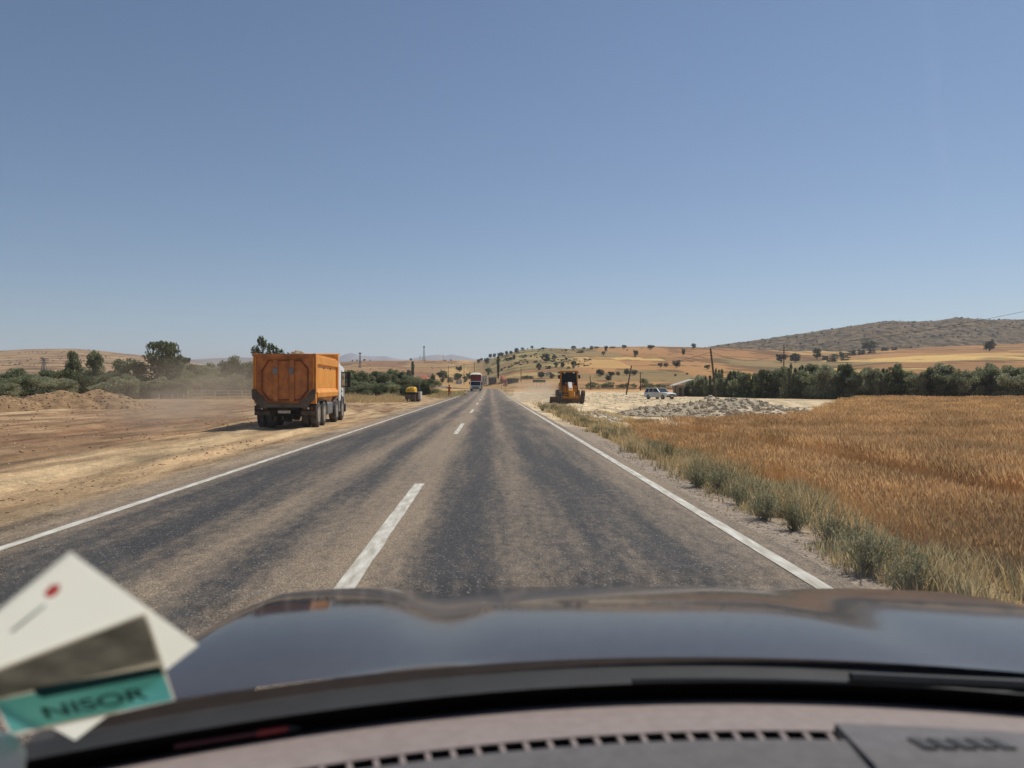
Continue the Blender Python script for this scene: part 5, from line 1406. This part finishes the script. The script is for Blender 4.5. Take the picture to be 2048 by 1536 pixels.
# ------------------------------------------------------------------ the car the picture is taken from
XCAR = 0.30
m_paint = pm("midnight_paint", (44, 44, 44), (14, 17, 22), scale=2.2, rough=0.5, coat=0.72, spec=0.15, detail=9, coatr=0.08)
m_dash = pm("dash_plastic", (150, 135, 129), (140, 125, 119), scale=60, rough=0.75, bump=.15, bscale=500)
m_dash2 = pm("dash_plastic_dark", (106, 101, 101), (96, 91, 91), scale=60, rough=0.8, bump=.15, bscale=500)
m_cowl = pm("cowl_plastic", (44, 44, 44), (36, 36, 36), scale=20, rough=0.7)
m_frit = pm("black_frit", (8, 8, 10), (6, 6, 8), scale=20, rough=0.5)
car = thing("car", "dark blue car seen from the driver's seat, bonnet and dashboard in front", "car", (XCAR, 0, 0))
def arc(x, y0, c): return y0 - c * (x / 0.8) ** 2
nxh, nyh = 90, 70
xs = np.linspace(-.95, .95, nxh)
V_ = []
for x in xs:
    ax = abs(x)
    yr = arc(x, 1.12, .22); yf = 2.46 - .5 * (ax / .9) ** 2.2
    y0 = 2.02 - .36 * (ax / .85) ** 2
    b_ = -0.026 * math.exp(-((ax - .40) / .09) ** 2) + 0.008 * math.exp(-((ax - .64) / .14) ** 2) - .004 * smooth(.3, .4, ax)
    if x > 0: b_ *= .35
    side = -(0.28 * max(0, (ax - .76) / .19) ** 2.2)
    for q in np.linspace(0, 1, nyh):
        y = yr + (yf - yr) * q
        z = 1.196 - .045 * (y - 1.10) - .112 * max(0, y - 1.10) ** 2 - .8 * max(0, y - y0) ** 2 + float(b_) * q ** .5 + side
        V_.append((x, y, z))
idh = np.arange(nxh * nyh).reshape(nxh, nyh)
fh = np.stack([idh[:-1, :-1], idh[1:, :-1], idh[1:, 1:], idh[:-1, 1:]], -1).reshape(-1, 4)
link("bonnet", npmesh("bonnet", V_, fh, m_paint, True), car)
def sheet(name, rows, mat, parent, n=50, x0=-.84, x1=.84, sm=True):
    """rows: (y at the middle, curve, z) strips across the car"""
    xs_ = np.linspace(x0, x1, n); v_ = []
    for (y0, c, z) in rows:
        for x in xs_: v_.append((x, arc(x, y0, c), z))
    i_ = np.arange(len(rows) * n).reshape(len(rows), n)
    f_ = np.stack([i_[:-1, :-1], i_[:-1, 1:], i_[1:, 1:], i_[1:, :-1]], -1).reshape(-1, 4)
    return link(name, npmesh(name, v_, f_, mat, sm), parent)
sheet("cowl", [(1.16, .22, 1.184), (1.118, .22, 1.184), (1.09, .22, 1.184), (1.04, .22, 1.168), (1.0, .22, 1.160), (.985, .22, 1.10)], m_cowl, car)
# dashboard: far lip, sunlit shelf, vent groove, near panel
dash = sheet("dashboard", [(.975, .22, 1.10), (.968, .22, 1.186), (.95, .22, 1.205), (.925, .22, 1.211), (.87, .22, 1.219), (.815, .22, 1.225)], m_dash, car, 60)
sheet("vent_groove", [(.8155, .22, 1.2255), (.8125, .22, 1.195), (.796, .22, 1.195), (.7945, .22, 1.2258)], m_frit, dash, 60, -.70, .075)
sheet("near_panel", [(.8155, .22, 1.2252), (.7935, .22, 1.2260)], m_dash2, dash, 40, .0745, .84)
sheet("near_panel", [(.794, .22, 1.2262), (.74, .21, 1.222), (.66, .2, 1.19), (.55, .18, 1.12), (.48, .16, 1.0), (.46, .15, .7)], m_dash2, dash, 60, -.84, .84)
rib = MB(); rib.box(-.0026, .0026, -.0105, .0105, -.03, .0)
ribm = rib.mesh("vent_rib", m_dash)
for k_ in range(31):
    x = -.69 + k_ * .0252
    y = arc(x, .805, .22)
    link("vent_rib", ribm, dash, (x, y, 1.2245), (0, 0, math.atan(-2 * .22 * x / .64)))
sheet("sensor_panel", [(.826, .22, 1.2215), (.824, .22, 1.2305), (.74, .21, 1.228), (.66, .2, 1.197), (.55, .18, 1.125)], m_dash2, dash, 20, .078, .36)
for k_ in range(5):
    mb = MB(); x = .137 + k_ * .020
    mb.prism([(x, .786), (x + .013, .785), (x + .020, .764), (x + .007, .765)], 'z', 1.222, 1.2316); mb.build("vent_slot", m_frit, dash)
# windscreen: bottom edge curved, leaning back to the roof
def ws(q, x):            # q 0 bottom .. 1 top, x across (-1..1)
    hw = .80 + (.60 - .80) * q
    X_ = x * hw
    y_ = (.985 + (.30 - .985) * q) - (.22 * (1 - q) + .10 * q) * x * x
    z_ = 1.180 + (1.80 - 1.180) * q + .012 * math.sin(q * math.pi)
    return (X_, y_, z_)
def ws_sheet(name, q0, q1, mat, off=0.0, nq=14, nx_=30, x0=-1, x1=1):
    v_ = [ws(q, x) for q in np.linspace(q0, q1, nq) for x in np.linspace(x0, x1, nx_)]
    v_ = [(a, b_ - off, c - off) for a, b_, c in v_]
    i_ = np.arange(nq * nx_).reshape(nq, nx_)
    f_ = np.stack([i_[:-1, :-1], i_[:-1, 1:], i_[1:, 1:], i_[1:, :-1]], -1).reshape(-1, 4)
    return link(name, npmesh(name, v_, f_, mat, True), car)
def clear_glass():
    m = bpy.data.materials.new("windscreen_glass"); m.use_nodes = True
    nt = m.node_tree; N = nt.nodes; L = nt.links
    tr = N.new("ShaderNodeBsdfTransparent"); tr.inputs[0].default_value = (.97, .98, .98, 1)
    gl = N.new("ShaderNodeBsdfGlossy"); gl.inputs["Roughness"].default_value = 0.0
    fr_ = N.new("ShaderNodeFresnel"); fr_.inputs[0].default_value = 1.6
    mx = N.new("ShaderNodeMixShader")
    L.new(fr_.outputs[0], mx.inputs[0]); L.new(tr.outputs[0], mx.inputs[1]); L.new(gl.outputs[0], mx.inputs[2])
    L.new(mx.outputs[0], N["Material Output"].inputs[0])
    return m
ws_sheet("windscreen", 0.0, 1.0, clear_glass())
ws_sheet("windscreen_frit", 0.004, 0.088, m_frit, .002, 5)
# wiper
mb = MB()
pts = [Vector((x, arc(x, 1.055, .22) , 1.185)) for x in np.linspace(-.10, .62, 12)]
mb.path(pts, .006, 6); mb.build("wiper_blade", m_black, car)
mb = MB(); pts = [Vector((.60, .98, 1.165)), Vector((.45, 1.02, 1.192)), Vector((.2, 1.04, 1.196))]; mb.path(pts, .008, 6); mb.build("wiper_arm", m_black, car)
# shell around the seat: roof, pillars, doors, wheels, nose
mb = MB(); mb.loft([[(-.60, .28, 1.80), (.60, .28, 1.80), (.60, .28, 1.84), (-.60, .28, 1.84)], [(-.64, -.4, 1.85), (.64, -.4, 1.85), (.62, -.4, 1.90), (-.62, -.4, 1.90)], [(-.64, -1.6, 1.80), (.64, -1.6, 1.80), (.62, -1.6, 1.85), (-.62, -1.6, 1.85)]])
mb.build("roof", m_paint, car)
for s in (-1, 1):
    mb = MB(); mb.tube((s * .83, .74, 1.14), (s * .62, .24, 1.82), .035, .03, 8); mb.build("pillar", m_paint, car)
    mb = MB(); mb.tube((s * .86, -.55, 1.1), (s * .66, -.6, 1.83), .045, .04, 8); mb.build("pillar", m_paint, car)
    mb = MB(); mb.tube((s * .86, -2.0, 1.1), (s * .64, -1.6, 1.82), .06, .05, 8); mb.build("pillar", m_paint, car)
    mb = MB(); mb.loft([[(s * .92, -2.1, .32), (s * .95, -2.1, .7), (s * .88, -2.1, 1.12), (s * .80, -2.1, 1.12), (s * .84, -2.1, .32)], [(s * .92, .78, .32), (s * .95, .78, .7), (s * .88, .78, 1.10), (s * .80, .78, 1.10), (s * .84, .78, .32)]])
    mb.build("door_panel", m_paint, car)
    mb = MB(); mb.loft([[(s * .94, .80, .75), (s * .945, .80, 1.0), (s * .90, .80, 1.06), (s * .84, .80, .75)], [(s * .95, 1.5, .78), (s * .95, 1.5, .86), (s * .93, 1.5, .88), (s * .84, 1.5, .78)], [(s * .9, 1.95, .5), (s * .9, 1.95, .72), (s * .86, 1.95, .74), (s * .8, 1.95, .5)]])
    mb.build("wing", m_paint, car)
mb = MB(); mb.loft([[(-.9, 1.9, .3), (.9, 1.9, .3), (.9, 1.9, .66), (-.9, 1.9, .66)], [(-.8, 2.42, .3), (.8, 2.42, .3), (.8, 2.42, .66), (-.8, 2.42, .66)], [(-.6, 2.52, .34), (.6, 2.52, .34), (.6, 2.52, .6), (-.6, 2.52, .6)]]); mb.build("bumper", m_paint, car)
mb = MB(); mb.box(-.8, .8, -2.1, .9, .26, .34); mb.build("floor_pan", m_chassis, car)
mb = MB(); mb.box(-.84, .84, -2.2, -2.1, .4, 1.15, .03); mb.build("tailgate", m_paint, car)
tm = tyre_mesh(.35, .22); rmh = rim_mesh(.35, .22, .1)
for s in (-1, 1):
    for y in (1.45, -1.35): wheel(car, (s * .80, y, .35), .35, .22, tm, rmh, s)

# things on the dashboard, leaning on the lower left of the windscreen
def ws_point(u, v, off):
    """meet the view ray with the windscreen, a little inside the glass"""
    best = None
    for y in np.linspace(.2, 1.0, 400):
        x = (u - U0) / F * y - XCAR; z = CAMZ + (V0 - v) / F * y
        q = (z - 1.18) / .62
        hw = .80 - .20 * q
        yw = (.985 - .685 * q) - (.22 * (1 - q) + .10 * q) * (x / hw) ** 2 - off
        if y >= yw: return Vector((x + XCAR, y, z))
    return Vector(((u - U0) / F * .5, .5, CAMZ + (V0 - v) / F * .5))
def card(name, quad, off, mat, label, cat, thick=.0012):
    P = [ws_point(u, v, off) for u, v in quad]
    c = sum(P, Vector()) / len(P)
    n = (P[1] - P[0]).cross(P[2] - P[0]).normalized()
    if n.y > 0: n = -n
    # flatten onto one plane
    P = [p - n * (p - c).dot(n) for p in P]
    root = thing(name, label, cat, c)
    mb = MB(); vs = [p - c for p in P] + [p - c - n * thick for p in P]; k_ = len(P)
    mb.add(vs, [tuple(range(k_)), tuple(range(2 * k_ - 1, k_ - 1, -1))] + [(i_, (i_ + 1) % k_, k_ + (i_ + 1) % k_, k_ + i_) for i_ in range(k_)])
    mb.build("sheet", mat, root)
    return root, c, n
def patch(root, c, n, quad, mat, name, lift=.0006):
    """flat print on a card"""
    vs = []
    for (u, v) in quad:
        d = Vector(((u - U0) / F, 1, (V0 - v) / F)); o_ = Vector((0, 0, CAMZ))
        t_ = (c + n * lift - o_).dot(n) / d.dot(n); vs.append(o_ + d * t_ - c)
    mb = MB(); mb.add(vs, [tuple(range(len(vs)))]); return mb.build(name, mat, root)
m_paper = pm("cream_paper", (253, 251, 242), (250, 247, 236), scale=6, rough=0.8)
m_paper2 = pm("white_card", (246, 240, 230), (238, 232, 222), scale=6, rough=0.8)
def glow_through(m, w):
    nt = m.node_tree; N = nt.nodes; L = nt.links; b = N["Principled BSDF"]
    src = b.inputs["Base Color"].links[0].from_socket
    tr = N.new("ShaderNodeBsdfTranslucent"); L.new(src, tr.inputs[0]); mx = N.new("ShaderNodeMixShader"); mx.inputs[0].default_value = w
    L.new(b.outputs[0], mx.inputs[1]); L.new(tr.outputs[0], mx.inputs[2]); L.new(mx.outputs[0], N["Material Output"].inputs[0])
    return m
glow_through(m_paper, .85); glow_through(m_paper2, .7)
m_reddot = pm("red_print", (206, 84, 82), (196, 76, 76), scale=20, rough=0.7)
m_greyprint = pm("grey_print", (176, 178, 180), (112, 114, 117), scale=22, rough=0.6)
m_teal = pm("teal_print", (136, 228, 232), (112, 212, 218), scale=12, rough=0.5)
m_tealdark = pm("dark_teal_print", (34, 84, 96), (28, 70, 84), scale=30, rough=0.5)
for m_ in (m_reddot, m_greyprint, m_teal, m_tealdark): glow_through(m_, .75)
root, c, n = card("leaflet", [(140, 1104), (396, 1290), (150, 1480), (-130, 1330)], .012, m_paper, "cream paper leaflet with a red spot behind the windscreen", "leaflet")
patch(root, c, n, [(88, 1186), (102, 1170), (120, 1168), (119, 1182), (106, 1194), (92, 1195)], m_reddot, "red_spot")
patch(root, c, n, [(20, 1262), (24, 1266), (92, 1212), (88, 1208)], m_greyprint, "printed_line")
root, c, n = card("card", [(-40, 1352), (292, 1226), (350, 1400), (20, 1478)], .020, m_paper2, "glossy card with a grey picture and teal lettered band below the leaflet", "card")
patch(root, c, n, [(-38, 1356), (290, 1230), (318, 1322), (-14, 1400)], m_greyprint, "picture")
patch(root, c, n, [(-10, 1402), (322, 1334), (346, 1400), (24, 1466)], m_teal, "teal_band")
patch(root, c, n, [(70, 1388), (68, 1376), (320, 1332), (326, 1348), (84, 1396)], m_tealdark, "dark_strip", .001)
tx = bpy.data.curves.new("lettering", 'FONT'); tx.body = "NISOR"; tx.size = 1; tx.offset = .02; tx.align_x = 'CENTER'; tx.align_y = 'CENTER'
to = bpy.data.objects.new("lettering", tx); COL.objects.link(to)
dg = bpy.context.evaluated_depsgraph_get(); dg.update()
tme = bpy.data.meshes.new_from_object(to.evaluated_get(dg)); COL.objects.unlink(to); bpy.data.objects.remove(to)
tme.materials.clear(); tme.materials.append(m_tealdark)
def card_pt(c, n, u, v, lift):
    d = Vector(((u - U0) / F, 1, (V0 - v) / F)); o_ = Vector((0, 0, CAMZ)); return o_ + d * ((c + n * lift - o_).dot(n) / d.dot(n))
a = card_pt(c, n, 70, 1432, .001); b_ = card_pt(c, n, 305, 1384, .001); ex = (b_ - a); wid = ex.length; ex.normalize(); ez = n; ey = ez.cross(ex)
sc_ = wid / 3.3
for v in tme.vertices:
    q = (a + b_) / 2 + ex * v.co.x * sc_ + ey * v.co.y * sc_ * 1.15 - c
    v.co = q
link("lettering", tme, root)
# plastic sleeve edge, white cup rim and red tipped pen on the dash
m_whitepl = pm("white_plastic", (240, 230, 226), (228, 218, 214), scale=8, rough=0.5)
def dash_z(x, y):
    xo = x - XCAR; yc = y + .22 * (xo / .8) ** 2
    return float(np.interp(yc, [.46, .48, .55, .66, .74, .781, .815, .87, .925, .95], [.7, 1.0, 1.12, 1.19, 1.222, 1.2265, 1.225, 1.219, 1.211, 1.205]))
xw, yw_ = -.432, .61
mb = MB(); mb.lathe([(0, .01), (0, .036), (.05, .046), (.066, .047), (.076, .042), (.081, .02), (.082, .004)], 28, 'z')
o = tag(mb.build("paper_cup", m_whitepl, None, True), "white cup with a rounded lid standing on the dashboard below the card", "cup"); o.location = (xw, yw_, dash_z(xw, yw_) - .002)
pa = Vector((-.335, .795, 0)); pb = Vector((-.225, .835, 0)); pa.z = dash_z(pa.x, pa.y) + .009; pb.z = dash_z(pb.x, pb.y) + .009
root = thing("pen", "slim dark pen with a red end lying on the dashboard edge", "pen", pa - Vector((0, 0, .008)))
mb = MB(); d = pb - pa; mb.tube((0, 0, .008), d * .72 + Vector((0, 0, .008)), .003, n=8); mb.build("barrel", pm("pen_barrel", (120, 70, 72), (100, 60, 62), scale=9, rough=.4), root)
mb = MB(); mb.tube(d * .72 + Vector((0, 0, .008)), d + Vector((0, 0, .008)), .0042, .0036, n=10); mb.build("red_end", pm("pen_red", (176, 70, 66), (158, 62, 58), scale=9, rough=.4), root)
mb = MB(); mb.tube(d * 1.0 + Vector((0, 0, .008)), d * 1.12 + Vector((0, 0, .006)), .006, .002, n=8); mb.build("tip", m_black, root)

# ------------------------------------------------------------------ haze and dust
def volume_mat(name, color, density, noise=None):
    m = bpy.data.materials.new(name); m.use_nodes = True
    nt = m.node_tree; N = nt.nodes; L = nt.links
    N.remove(N["Principled BSDF"])
    pv = N.new("ShaderNodeVolumePrincipled"); pv.inputs["Color"].default_value = (*color, 1); pv.inputs["Density"].default_value = density
    pv.inputs["Anisotropy"].default_value = 0.25
    L.new(pv.outputs[0], N["Material Output"].inputs["Volume"])
    if noise:
        tc = N.new("ShaderNodeTexCoord")
        nz = N.new("ShaderNodeTexNoise"); nz.inputs["Scale"].default_value = noise; nz.inputs["Detail"].default_value = 3
        L.new(tc.outputs["Object"], nz.inputs["Vector"])
        ln = N.new("ShaderNodeVectorMath"); ln.operation = 'LENGTH'; L.new(tc.outputs["Object"], ln.inputs[0])
        fo = N.new("ShaderNodeMapRange"); fo.inputs[1].default_value = 1.0; fo.inputs[2].default_value = 0.1; fo.inputs[3].default_value = 0; fo.inputs[4].default_value = 1; fo.interpolation_type = 'SMOOTHSTEP'
        L.new(ln.outputs["Value"], fo.inputs[0])
        nr = N.new("ShaderNodeMapRange"); nr.inputs[1].default_value = 0.36; nr.inputs[2].default_value = 0.66; nr.inputs[3].default_value = 0.1; nr.inputs[4].default_value = 1.2
        L.new(nz.outputs[0], nr.inputs[0])
        a = N.new("ShaderNodeMath"); a.operation = 'MULTIPLY'; L.new(fo.outputs[0], a.inputs[0]); L.new(nr.outputs[0], a.inputs[1])
        b_ = N.new("ShaderNodeMath"); b_.operation = 'MULTIPLY'; L.new(a.outputs[0], b_.inputs[0]); b_.inputs[1].default_value = density
        L.new(b_.outputs[0], pv.inputs["Density"])
    return m
mb = MB(); mb.box(-16500, 16500, -400, 16000, -40, 475)
hz = mb.build("haze", volume_mat("haze_air", (.76, .86, 1.0), 1.15e-4)); hz["kind"] = "stuff"
def dust(c, r, dens, col, ns):
    bm = bmesh.new(); bmesh.ops.create_icosphere(bm, subdivisions=3, radius=1.0)
    m_ = MB(); m_.frombm(bm)
    o = m_.build("dust_cloud", volume_mat("dust_air", col, dens, ns)); o.location = c; o.scale = r; o["kind"] = "stuff"
    return o
dust((-15.5, 40, 0.9), (7.0, 9.0, 3.6), 0.11, (.72, .60, .47), 2.0)
dust((-12.6, 29.5, 0.5), (3.6, 3.0, 1.5), 0.16, (.74, .62, .48), 2.0)
dust((4.9, 77, 0.6), (4.6, 6.0, 2.2), 0.30, (.86, .74, .58), 2.0)
